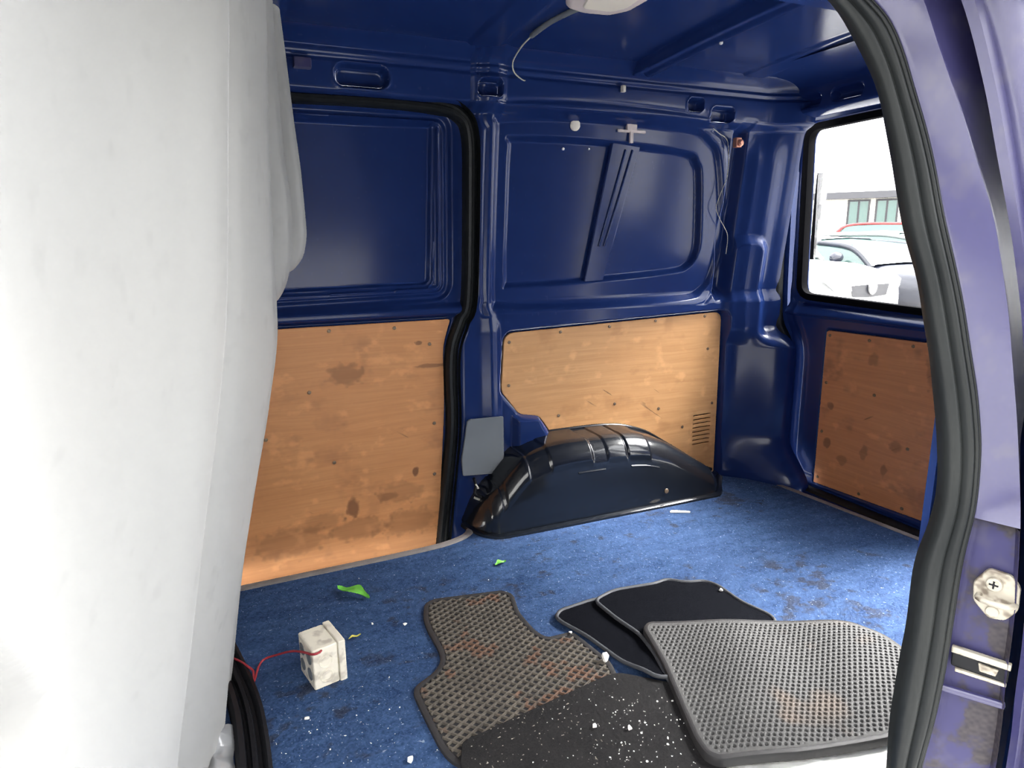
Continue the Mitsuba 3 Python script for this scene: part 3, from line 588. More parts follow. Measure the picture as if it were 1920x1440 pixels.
# latch striker, slot and bolt on the pillar
def on_pillar(px_z, f, lift=0.0):
    """point of the pillar face at height z, a share f from the seal to the outer edge"""
    k = int(np.argmin(np.abs(s_out[:, 2]-px_z))); k2 = int(np.argmin(np.abs(lav[:, 2]-px_z)))
    a, b = s_out[k].copy(), lav[k2].copy(); a[2] = b[2] = px_z; a = a+np.array([.010, .007, 0]); b = b+np.array([.010, .007, 0])
    n = np.cross(b-a, [0, 0, 1.0]); n /= np.linalg.norm(n); n *= np.sign(n@(CAM-a))
    return a+(b-a)*f + n*lift, (b-a)/np.linalg.norm(b-a), n
def pillar_plate(z, f, outline, t, bevel, lift=0.0, holes=()):
    c, u, n = on_pillar(z, f, lift); w3 = np.array([0, 0, 1.0])
    return plate(np.asarray(outline), holes, t, bevel, lambda a, b, w: c + np.outer(a, u) + np.outer(b, w3) + np.outer(w, n))
OCT = [(-.008, .027), (.012, .026), (.020, .016), (.021, -.010), (.012, -.024), (-.002, -.027), (-.017, -.012), (-.019, .008)]
st = thing('latch_striker', 'pale octagonal latch striker plate on the lilac door pillar', 'striker plate')
part(st, 'plate', pillar_plate(0.450, 0.66, rounded(OCT, .004, 4), 0.004, 0.0015), 'm_zinc', 30)
part(st, 'bolt_head', pillar_plate(0.463, 0.66, [(math.cos(a)*.0072, math.sin(a)*.0072) for a in np.linspace(0, 2*math.pi, 20)[:-1]], 0.0045, 0.001, 0.003), 'm_zinc', 30)
part(st, 'bolt_cross', cat(pillar_plate(0.463, 0.66, [(-.004, -.0008), (.004, -.0008), (.004, .0008), (-.004, .0008)], 0.0008, 0.0002, 0.0074), pillar_plate(0.463, 0.66, [(-.0008, -.004), (.0008, -.004), (.0008, .004), (-.0008, .004)], 0.0008, 0.0002, 0.0074)), 'm_black')
part(st, 'bolt_head', pillar_plate(0.432, 0.66, [(math.cos(a)*.006, math.sin(a)*.006) for a in np.linspace(0, 2*math.pi, 20)[:-1]], 0.0045, 0.001, 0.003), 'm_zinc', 30)
c, u, n = on_pillar(0.446, 0.66, 0.004)
part(st, 'loop', tube(catmull([c+u*-.012+n*0, c+u*-.011+n*.008, c+u*0+n*.011, c+u*.014+n*.009, c+u*.018+n*0], 6), 0.0032, 10), 'm_zinc', True, 'worn metal loop of the striker')
part(st, 'slot', pillar_plate(0.4415, 0.70, [(-.008, -.0014), (.016, -.0014), (.016, .0014), (-.008, .0014)], 0.0006, 0.0002, 0.004), 'm_black', False, 'dark slot under the loop')
ls = thing('latch_slot', 'dirty recessed latch slot with a pale metal lip on the lower pillar', 'latch slot')
part(ls, 'opening', pillar_plate(0.364, 0.56, rounded([(-.024, -.010), (.026, -.010), (.026, .010), (-.024, .010)], .003, 4), 0.0025, 0.001, -0.001), 'm_black', 30)
part(ls, 'lip', pillar_plate(0.375, 0.56, rounded([(-.025, -.0035), (.027, -.0035), (.027, .0035), (-.025, .0035)], .001, 3), 0.006, 0.0015), 'm_zinc', 30)
part(ls, 'lower_lip', pillar_plate(0.352, 0.56, rounded([(-.020, -.002), (.025, -.002), (.025, .002), (-.020, .002)], .001, 3), 0.005, 0.0015), 'm_zinc', 30)
part(ls, 'catch', pillar_plate(0.364, 0.70, rounded([(-.006, -.005), (.008, -.005), (.010, .003), (-.008, .004)], .001, 3), 0.004, 0.001), 'm_zinc', 30)
part('wall_near', 'ledge', pillar_plate(0.326, 0.50, rounded([(-.030, -.004), (.030, -.004), (.030, .004), (-.030, .004)], .003, 4), 0.005, 0.003), 'm_jamb', 40)
bt = thing('door_bolt', 'round pale bolt head on the opened door edge near the floor', 'bolt')
bn = np.array([-.62, -.78, 0.1]); bn /= np.linalg.norm(bn)
part(bt, 'washer', lathe([(.0095, -.002), (.0095, .002), (.007, .003), (0, .003)], (.754, .041, .272), bn, 20), 'm_zinc', 30)
part(bt, 'head', lathe([(.0062, .002), (.0062, .005), (.004, .0062), (0, .0062)], (.754, .041, .272), bn, 6), 'm_zinc', False)

# ---------------------------------------------------------------- plywood linings
def lining(key, outl, to3, mat, holes, screws, scr3, label):
    k = thing('plywood_panel', label, 'plywood panel')
    o = resample(outl, 0.02)
    mm = plate(o, holes, 0.009, 0.0015, lambda u, v, w: np.stack([u, v, w], -1), 2)
    uv = mm.vertices[:, :2].copy(); w = mm.vertices[:, 2]
    mm.vertices = to3(uv[:, 0], uv[:, 1], w)
    part(k, 'board', mm, mat, False, uv=uv)
    for (a, b) in screws:
        q = to3(np.array([a]), np.array([b]), np.array([0.0088]))[0]
        part(k, 'screw', lathe([(.0050, 0), (.0046, .0016), (.003, .0024), (0, .0018)], q, scr3, 12), 'm_screw', 40)
    return k
P1V = rounded([(-0.10, 0.600), (0.562, 0.600), (0.538, 0.527), (0.537, 0.361), (0.502, -0.080), (-0.10, -0.080)], [.001, .008, .03, .05, .004, .001], 6)
lining('door', P1V, lambda u, v, w: np.stack([u, 1.422-w, v], -1), 'm_ply_door', (),
       [(0.235, 0.588), (0.405, 0.585), (0.50, 0.535), (0.175, 0.432), (0.225, 0.235), (0.505, 0.31), (0.50, 0.16), (0.06, 0.32)], (0, -1, 0), 'reddish brown plywood panel on the far sliding door, beside the bulkhead')
P2V = rounded([(0.724, 0.549), (1.509, 0.571), (1.515, 0.004), (1.20, 0.004), (0.90, 0.17), (0.875, 0.232), (0.833, 0.292), (0.769, 0.304), (0.711, 0.380)],
              [.03, .03, .004, .004, .01, .015, .015, .015, .02])
vents = []
for k in range(8):
    z = 0.222 - k*0.0145
    vents.append([(1.415, z-0.0022), (1.487, z-0.0005), (1.487, z+0.0035), (1.415, z+0.0018)])
lining('side', P2V, lambda u, v, w: np.stack([u, 1.424-w, v], -1), 'm_ply_side', vents,
       [(0.738, 0.523), (0.905, 0.542), (1.075, 0.548), (1.245, 0.556), (1.44, 0.560), (0.735, 0.395), (0.90, 0.285), (1.10, 0.30), (1.27, 0.265), (1.46, 0.45), (1.37, 0.19), (1.49, 0.26)], (0, -1, 0),
       'pale honey plywood panel with vent slits behind the wheel arch')
P3V = rounded([(1.172, 0.525), (0.735, 0.530), (0.735, 0.036), (1.169, 0.022)], [.012, .012, .004, .004], 6)
lining('rear', P3V, lambda u, v, w: np.stack([1.727-w, u, v], -1), 'm_ply_rear', (),
       [(1.158, 0.510), (1.02, 0.512), (0.885, 0.514), (1.155, 0.36), (0.985, 0.355), (1.155, 0.20), (0.865, 0.225), (1.155, 0.045), (1.0, 0.042), (0.86, 0.048), (0.76, 0.05), (0.76, 0.35)], (-1, 0, 0),
       'dark stained plywood panel on the rear door below the window')

# ---------------------------------------------------------------- wheel arch cover
zt_ = PchipInterpolator([.572, .585, .603, .66, .741, .80, .884, 1.0, 1.094, 1.197, 1.30, 1.376, 1.42, 1.47, 1.53], [.012, .040, .076, .140, .213, .230, .236, .235, .228, .199, .140, .092, .062, .030, .008])
yf_ = PchipInterpolator([.572, .580, .592, .612, .64, .75, 1.0, 1.376, 1.40, 1.45, 1.53], [1.388, 1.345, 1.305, 1.275, 1.257, 1.252, 1.249, 1.247, 1.262, 1.320, 1.405])
xsA = np.unique(np.r_[np.linspace(.572, .70, 60), np.linspace(.70, 1.376, 190), np.linspace(1.376, 1.53, 40)])
def arch_section(x, lift=0.0):
    zt, yf = float(zt_(x)), float(yf_(x)); zt = max(zt, 0.008)
    a = min(0.060, 0.55*(1.418-yf)); b = min(0.072, 0.75*zt)
    th = np.linspace(0, math.pi/2, 14)
    tilt = 0.012*min(1, zt/0.2)
    top = [(1.418, zt+0.003), (0.5*(1.418+yf+a+tilt), zt)]
    arc = [(yf+tilt+a*(1-math.sin(t)), zt-b*(1-math.cos(t))) for t in th]
    fr = [(yf+tilt*0.5, 0.5*(zt-b)+0.004), (yf, 0.008), (yf-0.003, 0.0)]
    p = np.array(top+arc+fr)
    if lift:
        lift = lift*np.r_[1, 1, sstep(1.45, 1.15, th), 0, 0, 0][:, None]
        t = np.gradient(p, axis=0); t /= np.linalg.norm(t, axis=1, keepdims=True)+1e-12
        p = p + np.stack([t[:, 1], -t[:, 0]], 1)*lift
    return p
def bands(x):
    v = 0.0
    for a, b, h in ((.622, .652, .003), (.665, .735, .004), (.800, .935, .004), (.985, 1.05, .003), (1.056, 1.135, .004)):
        v += h*float(sstep(a-0.002, a+0.002, np.array(x))*sstep(b+0.002, b-0.002, np.array(x)))
    return v
A = []
for x in xsA:
    p = arch_section(x, bands(x)); A.append(np.column_stack([np.full(len(p), x), p]))
A = np.stack(A); 
ak = thing('wheel_arch_cover', 'glossy black wheel arch cover on the carpet by the far wall', 'wheel arch')
part(ak, 'shell', grid(A), 'm_arch', 40)
bl = np.array([(x, float(yf_(x))-0.006, 0.008) for x in np.linspace(.573, 1.50, 150)])
part(ak, 'bottom_lip', sweep(bl, [(0.012, -0.006), (0.010, 0.004), (0.0, 0.008), (-0.008, 0.006), (-0.011, -0.004)], (0, 0, 1)), 'm_arch', 40)
fl = np.array([(x, 1.411, max(float(zt_(x)), .006)+0.004) for x in np.linspace(.573, 1.50, 120)])
part(ak, 'wall_flange', tube(fl, 0.0055, 8), 'm_arch', True)
for (x0, x1) in ((.885, .975), (1.065, 1.165)):
    rib = []
    for x in np.linspace(x0, x1, 12):
        p = arch_section(x, .005); rib.append((x, p[15][0]-0.0005, p[15][1]-0.012))
    part(ak, 'rib', tube(np.array(rib), 0.0035, 8), 'm_arch', True)
part(ak, 'fixing', lathe([(.008, 0), (.007, .002), (0, .003)], (1.19, 1.2505, 0.05), (0, -1, .1), 14), 'm_screw', 30)

# ---------------------------------------------------------------- small things on the far side
pad = rounded([(0.592, 0.312), (0.600, 0.317), (0.703, 0.314), (0.702, 0.142), (0.575, 0.152), (0.572, 0.20)], .004, 4)
def padto(u, v, w):
    y = far_depth(np.clip(u, 0.590, 1.6), v); return np.stack([u, np.minimum(y, 1.40)-0.001-w, v], -1)
v_, f_ = sheet_tri(resample(pad, 0.012)); 
one('felt_pad', plate(resample(pad, 0.01), (), 0.006, 0.0015, lambda u, v, w: np.stack([u, 1.386-w, v], -1)), 'm_pad', 'plain grey pad stuck on the blue pillar above the wheel arch nose', 'pad', 30)
tk = thing('cable_end', 'short dark cable end with a pale tip poking from the blue pillar', 'cable')
part(tk, 'lead', tube(catmull([(0.612, 1.392, 0.135), (0.606, 1.36, 0.125), (0.600, 1.35, 0.105), (0.622, 1.345, 0.092)], 6), 0.0045, 8), 'm_black', True)
part(tk, 'tip', cat(tube([(0.596, 1.352, 0.094), (0.612, 1.346, 0.086)], 0.0035, 6), tube([(0.605, 1.36, 0.13), (0.610, 1.352, 0.118)], 0.003, 6)), 'm_cord', True, 'pale cable tip')
wq = np.array([(1.374, 1.128), (1.400, 1.116), (1.436, 1.100), (1.446, 1.060), (1.452, 0.996), (1.444, 0.95), (1.433, 0.905), (1.452, 0.870), (1.474, 0.845), (1.494, 0.815), (1.497, 0.760)])
wy = far_depth(wq[:, 0], wq[:, 1])-0.012
wk = thing('loose_wire', 'thin bare wire hanging down the rear corner of the blue wall', 'wire')
part(wk, 'strand', tube(catmull(np.column_stack([wq[:, 0], np.minimum(wy, y_wall(wq[:, 1])-0.004), wq[:, 1]]), 6), 0.0014, 6), 'm_cord', True)
part(wk, 'connector', cat(rbox(1.452, 1.474, 1.328, 1.346, 1.078, 1.106, 0.003), lathe([(.010, 0), (.010, .005), (.005, .008), (0, .008)], (1.466, 1.328, 1.090), (0, -1, 0), 12)), 'm_copper', 30, 'coppery connector')
lk = thing('roof_lamp', 'pale plastic interior lamp on the van roof at the top edge', 'lamp')
hexo = rounded([(.640, .880), (.668, .955), (.715, .972), (.775, .965), (.800, .925), (.800, .85), (.770, .80), (.665, .80)], .012, 5)
part(lk, 'housing', plate(hexo[:, :2], (), 0.030, 0.010, lambda u, v, w: np.stack([u, v, 1.285-w], -1)), 'm_lamp', 40)
part(lk, 'lens', plate(rounded([(.670, .86), (.695, .935), (.76, .932), (.778, .90), (.77, .83), (.69, .83)], .012, 5), (), 0.006, 0.003, lambda u, v, w: np.stack([u, v, 1.258-w], -1)), 'm_cream', 40)
ck2 = thing('lamp_cord', 'pale cord looping from the roof lamp to the far rail', 'cord')
part(ck2, 'taped_run', tube(catmull([(.725, .965, 1.272), (.712, 1.02, 1.272), (.700, 1.09, 1.27), (.692, 1.16, 1.262)], 6), 0.006, 8), 'm_pad', True, 'grey taped part of the cord')
part(ck2, 'cord', tube(catmull([(.692, 1.16, 1.262), (.690, 1.21, 1.252), (.698, 1.27, 1.242), (.706, 1.30, 1.232), (.718, 1.312, 1.218), (.740, 1.314, 1.205), (.752, 1.316, 1.205)], 8), 0.0018, 8), 'm_cord', True)

# ---------------------------------------------------------------- mats on the carpet
def flat(z, t): return lambda u, v, w: np.stack([u, v, z+w], -1)
GRID_MAT = [(0.349, 0.998), (0.37, 1.01), (0.524, 0.98), (0.539, 0.958), (0.521, 0.883), (0.523, 0.805), (0.536, 0.769), (0.573, 0.768), (0.594, 0.767), (0.612, 0.655), (0.595, 0.590), (0.40, 0.530), (0.284, 0.515), (0.26, 0.546), (0.253, 0.58), (0.249, 0.691), (0.249, 0.733), (0.301, 0.761), (0.323, 0.79), (0.329, 0.824), (0.328, 0.905), (0.333, 0.951)]
GM = rounded(GRID_MAT, .018, 5)
gk = thing('rubber_floor_mat', 'brownish rubber car mat with a diamond grid of ridges, notched at both sides', 'floor mat')
part(gk, 'base', plate(resample(GM, .02), (), 0.004, 0.0015, flat(.0055, 0)), 'm_rubber', 30)
gp = Polygon(ccw(GM)); inn = gp.buffer(-0.007)
def bars(ang, pitch, wd, h, z0):
    out = []; d = np.array([math.cos(ang), math.sin(ang)]); n = np.array([-d[1], d[0]]); c = np.array([0.42, 0.76])
    for k in range(-45, 46):
        o = c+n*k*pitch
        seg = LineString([o-d*0.7, o+d*0.7]).intersection(inn)
        for s_ in getattr(seg, 'geoms', [seg]):
            if s_.is_empty or s_.length < 0.006: continue
            a, b = np.array(s_.coords[0]), np.array(s_.coords[-1])
            pr_ = [(-wd/2, 0), (-wd*0.28, h), (wd*0.28, h), (wd/2, 0)]
            v = np.array([[*(e+n*x), z0+y] for e in (a, b) for x, y in pr_])
            out.append(mesh(v, [[0, 1, 5], [0, 5, 4], [1, 2, 6], [1, 6, 5], [2, 3, 7], [2, 7, 6], [0, 2, 1], [0, 3, 2], [4, 5, 6], [4, 6, 7]]))
    return out
part(gk, 'ridge_grid', cat(*bars(math.radians(-50), .0142, .0044, .0040, .0094), *bars(math.radians(28), .0142, .0044, .0040, .0094)), 'm_dusty_rubber', False, 'dusty diamond ridges of the mat', 'stuff')
gr = np.vstack([GM, GM[:1]]); part(gk, 'rim', sweep(np.column_stack([gr, np.full(len(gr), .0085)]), [(-.006, -.003), (-.005, .003), (0, .0045), (.005, .003), (.006, -.003)], (0, 0, 1)), 'm_rubber', 40)
FAB = rounded([(0.282, 0.567), (0.579, 0.612), (0.607, 0.61), (0.690, 0.535), (0.640, 0.356), (0.589, 0.300), (0.30, 0.40), (0.262, 0.519)], [.01, .02, .02, .02, .02, .02, .02, .01], 5)
fk = thing('fabric_floor_mat', 'dark grey fabric mat strewn with white crumbs in the foreground', 'floor mat')
part(fk, 'pile', plate(resample(FAB, .01), (), 0.006, 0.002, flat(.0145, 0)), 'm_fabric', 30)
def felt_mat(pts, z, label, zf=None, r=.02):
    o = resample(rounded(pts, r, 6), .012); k = thing('carpet_floor_mat', label, 'floor mat')
    zf = zf or (lambda u, v: 0*u)
    part(k, 'pile', plate(o, (), 0.004, 0.0015, lambda u, v, w: np.stack([u, v, z+w+zf(u, v)], -1)), 'm_felt', 30)
    c = np.vstack([o, o[:1]]); part(k, 'piping', tube(np.column_stack([c, z+.0035+zf(c[:, 0], c[:, 1])]), .0042, 8, False), 'm_piping', True, 'grey sewn edge piping')
felt_mat([(0.588, 0.828), (0.607, 0.846), (0.697, 0.855), (0.868, 0.815), (0.834, 0.627), (0.700, 0.553), (0.672, 0.553), (0.657, 0.563), (0.637, 0.619), (0.626, 0.679), (0.614, 0.741), (0.590, 0.806)], .012,
         'black carpet mat with piped edge lying lowest of the black pair', lambda u, v: .012*sstep(.66, .58, v)*sstep(.56, .66, u))
felt_mat([(0.69, 0.839), (0.752, 0.858), (0.859, 0.843), (0.893, 0.849), (0.924, 0.818), (0.968, 0.806), (0.983, 0.778), (0.982, 0.698), (1.003, 0.626), (0.905, 0.489), (0.680, 0.471), (0.673, 0.552), (0.697, 0.619), (0.709, 0.69), (0.696, 0.76)], .020,
         'black carpet mat lying between the other black mat and the grey dimpled mat', None, .02)
GREY = rounded([(0.715, 0.690), (0.738, 0.705), (0.979, 0.603), (1.107, 0.53), (1.142, 0.473), (1.133, 0.41), (1.062, 0.326), (0.967, 0.283), (0.902, 0.277), (0.742, 0.313), (0.623, 0.354), (0.612, 0.371), (0.617, 0.403), (0.648, 0.483), (0.685, 0.578), (0.708, 0.661)], .02, 6)
GREYC = ccw(resample(GREY, .006))
def grey_z(u, v):
    return .038 + .005*np.sin((u*0.9-v*0.43)*26+1.0)*np.exp(-((v-.5)/.16)**2) + .006*np.exp(-(((u-.95)/.12)**2+((v-.48)/.09)**2))
dk = thing('dimpled_rubber_mat', 'thick grey rubber mat covered in small dark dimples, topmost of the pile', 'floor mat')
h = .0016; us, vs = np.arange(.60, 1.16, h), np.arange(.265, .715, h)
UU, VV = np.meshgrid(us, vs, indexing='ij'); sd_ = polysdf(UU, VV, GREYC)
ca, sa = math.cos(math.radians(-23)), math.sin(math.radians(-23)); A_, B_ = UU*ca+VV*sa, -UU*sa+VV*ca
pit = .0100
ia = np.floor(B_/(pit*0.98)); fa = A_/pit+0.5*(ia % 2); da = (fa-np.floor(fa)-0.5)*pit; db = (B_/(pit*.98)-ia-0.5)*pit*.98
ZZ = grey_z(UU, VV) - 0.0040*sstep(.0030, .0018, np.hypot(da, db))*sstep(-.012, -.016, sd_)
ok = sd_ < -.0065; cell = ok[:-1, :-1] & ok[1:, :-1] & ok[1:, 1:] & ok[:-1, 1:]
part(dk, 'top', grid(np.stack([UU, VV, ZZ], -1), False, cell), 'm_grey_rubber', True)
gc = np.vstack([GREYC, GREYC[:1]])
part(dk, 'rim', sweep(np.column_stack([gc, grey_z(gc[:, 0], gc[:, 1])]), [(-.0088, -.0012), (-.0075, .0004), (-.004, .0006), (-.0005, -.0012), (.001, -.005), (.001, -.016)], (0, 0, 1)), 'm_rubber', 40, 'dark thick rim of the mat')
part(dk, 'underside', plate(inset(GREYC, .001), (), .010, .001, lambda u, v, w: np.stack([u, v, grey_z(u, v)-.016+w], -1), 1), 'm_rubber')

# ---------------------------------------------------------------- junction box, strip, bags
jk = thing('junction_box', 'small cream white electrical junction box on the blue carpet by the bulkhead', 'junction box')
Rj = trimesh.transformations.rotation_matrix(math.radians(13), [0, 0, 1], [.1, .85, 0])
def jm(m_): m_.apply_transform(Rj); return m_
body = rbox(.074, .122, .815, .892, .007, .086, .003)
part(jk, 'body', jm(body), 'm_white_plastic', 30)
part(jk, 'lid', jm(rbox(.1225, .1365, .813, .894, .006, .088, .002)), 'm_white_plastic', 30)
for (x, z) in ((.098, .058), (.098, .028)):
    part(jk, 'knockout', jm(lathe([(.013, -.0005), (.013, .0012), (.0115, .0012), (.0115, .0002), (.008, .0002), (.008, .001), (0, .001)], (x, .8152, z), (0, -1, 0), 20)), 'm_white_plastic', 30)
for (y, z) in ((.835, .03), (.835, .062), (.872, .03), (.872, .062)):
    part(jk, 'opening', jm(lathe([(.012, -.001), (.012, .0012), (.009, .0012), (.009, .0004), (0, .0004)], (.0742, y, z), (-1, 0, 0), 16)), 'm_pad', 30)
cw = catmull([(.102, .822, .0795), (.094, .806, .0845), (.082, .808, .083), (.068, .84, .072), (.050, .885, .050), (.026, .925, .024), (.004, .94, .012), (-.008, .925, .010), (-.018, .885, .009), (-.021, .880, .010), (-.019, .905, .014), (-.028, .92, .018), (-.045, .95, .017), (-.072, .985, .012), (-.11, 1.0, .010)], 8)
part(jk, 'cable', tube(cw, .0022, 8), 'm_red', True, 'thin dark red cable')
rk = thing('rubber_strip', 'black ribbed rubber strip lying on the carpet beside the bulkhead foot', 'rubber strip')
sp_ = catmull([(-.075, 1.02, .007), (-.056, .93, .007), (-.038, .83, .007), (-.030, .74, .007), (-.028, .62, .007), (-.035, .48, .007)], 10)
prof = [(-.026, 0), (-.026, .008), (-.020, .012), (-.015, .008), (-.012, .003), (-.007, .003), (-.004, .014), (.002, .014), (.005, .003), (.009, .003), (.012, .016), (.020, .020), (.026, .012), (.028, 0)]
part(rk, 'strip', sweep(sp_, prof, (0, 0, 1)), 'm_black', 25)
def crumple(x0, x1, y0, y1, z0, amp, seed, n=60, sharp=9):
    xs_, ys_ = np.linspace(x0, x1, n), np.linspace(y0, y1, n); U, V = np.meshgrid(xs_, ys_, indexing='ij')
    P3 = np.stack([U*sharp*2+seed, V*sharp*2, U*0+seed], -1)
    r = 1-np.abs(2*meshkit.fbm(P3, 3, seed)-1); f = np.minimum.reduce([U-x0, x1-U, V-y0, y1-V])/min(x1-x0, y1-y0)*4
    return np.stack([U+0.01*meshkit.noise(P3*1.7, seed+5), V+0.01*meshkit.noise(P3*1.3, seed+9), z0+amp*r*np.clip(f+0.15, 0, 1)], -1)
one('clear_plastic_bag', grid(crumple(-.19, -.060, .58, .76, .008, .05, 3)), 'm_bag_clear', 'crumpled clear plastic bag at the foot of the bulkhead', 'plastic bag', 25)
one('white_plastic_bag', grid(crumple(.60, .96, .16, .375, .007, .011, 6, 70, 5)), 'm_bag_white', 'white and blue plastic bag under the near edge of the dimpled mat', 'plastic bag', 40)
one('rubber_offcut', rbox(.855, .93, .20, .255, .010, .045, .012), 'm_black', 'black rubber offcut between the bag and the door seal', 'rubber offcut', 40)

# ---------------------------------------------------------------- litter
def leaf_mesh(x, y, z, L, Wd, ang, curl, seed):
    U, V = np.meshgrid(np.linspace(-1, 1, 15), np.linspace(-1, 1, 7), indexing='ij')
    w = Wd*(1-U**2)**0.6*(0.75+0.25*np.sin(U*5+seed))
    a = U*L/2; b = V*w/2; zz = curl*(V**2)*1.0+curl*0.8*np.sin(U*4+seed)+curl
    c_, s_ = math.cos(ang), math.sin(ang)
    return grid(np.stack([x+a*c_-b*s_, y+a*s_+b*c_, z+np.maximum(zz, 0.0005)], -1))
one('leaf', leaf_mesh(.208, 1.118, .008, .095, .036, math.radians(-50), .006, 1), 'm_leaf', 'crinkled bright green leaf on the carpet behind the junction box', 'leaf', True)
one('leaf', leaf_mesh(.576, 1.110, .008, .034, .020, .2, .003, 2), 'm_leaf', 'small pale green leaf scrap on the carpet near the wheel arch nose', 'leaf', True)
one('leaf', leaf_mesh(.179, .944, .008, .026, .009, .15, .002, 3), 'm_straw', 'tiny yellow leaf scrap beside the junction box', 'leaf', True)
def chip(x, y, z, s_, seed, flat_=0.6):
    r = np.random.default_rng(seed); p = r.normal(size=(14, 3)); p /= np.linalg.norm(p, axis=1, keepdims=True); p *= s_*r.uniform(.6, 1, (14, 1)); p[:, 2] *= flat_
    m_ = trimesh.convex.convex_hull(p); m_.apply_translation([x, y, z-m_.bounds[0, 2]]); return m_
CH = [((.606, .655, .016), .011, 'white foam chip at the corner of the gridded mat', 1.0), ((.356, .999, .0075), .004, 'white speck at the far corner of the gridded mat', .7),
      ((.971, .752, .0245), .007, 'off white crumb on the upper black carpet mat', .6), ((.590, .765, .0145), .006, 'white flake between the gridded mat and the black mats', .4),
      ((.543, .477, .021), .006, 'largest white crumb at the right of the fabric mat', .8), ((.492, .504, .021), .006, 'largest white crumb at the left of the fabric mat', .8),
      ((.199, .574, .0065), .007, 'white crumb on the carpet left of the fabric mat', .8), ((.286, .95, .0065), .007, 'pale fibre tuft left of the gridded mat', .3),
      ((.223, .979, .0065), .004, 'white speck between the green leaf and the yellow scrap', .7), ((.06, .741, .0065), .006, 'pale splinter on the carpet in front of the junction box', .3)]
for (p_, s_, l_, f_) in CH: one('foam_chip', chip(*p_, s_, int(p_[0]*1000), f_), 'm_chip', l_, 'chip')
one('card_scrap', plate(rounded([(1.160, 1.192), (1.215, 1.165), (1.222, 1.174), (1.175, 1.205)], .004, 3), (), .002, .0005, lambda u, v, w: np.stack([u, v, .0065+w], -1)), 'm_cream', 'flat cream scrap of card on the carpet under the wheel arch', 'card', False)
cr = []
base = trimesh.creation.icosahedron()
fabp, carp = Polygon(ccw(FAB)).buffer(-.01), Polygon(ccw(CARPET)).buffer(-.02)
covered = [Polygon(ccw(q)).buffer(.004) for q in (GM, FAB, GREY)]
def crumb(x, y, z, s_):
    m_ = base.copy(); m_.apply_scale([s_*rng.uniform(.6, 1.6), s_*rng.uniform(.5, 1.2), s_*rng.uniform(.4, .9)]); m_.apply_transform(trimesh.transformations.rotation_matrix(rng.uniform(0, 6.28), [0, 0, 1])); m_.apply_translation([x, y, z]); cr.append(m_)
for _ in range(1500):
    x, y = rng.normal(.56, .07), rng.normal(.47, .07)
    if fabp.contains(Point(x, y)) and len(cr) < 190: crumb(x, y, .021, rng.choice([.0007, .001, .0014, .0022], p=[.5, .3, .15, .05]))
n0 = len(cr)
for _ in range(3000):
    x, y = rng.uniform(-.05, 1.6), rng.uniform(.5, 1.22)
    if len(cr)-n0 > 130: break
    if rng.uniform() < .5: x, y = rng.normal(.10, .08), rng.normal(.66, .08)
    if carp.contains(Point(x, y)) and not any(q.contains(Point(x, y)) for q in covered) and not (.585 < x < .99 and .47 < y < .86) and not (.06 < x < .15 and .8 < y < .9) and x > .0: crumb(x, y, .0065, rng.choice([.0007, .0011, .0016], p=[.6, .3, .1]))
one('crumbs', cat(*cr), 'm_chip', 'tiny white crumbs scattered over the carpet and the fabric mat', 'crumbs', False, kind='stuff')

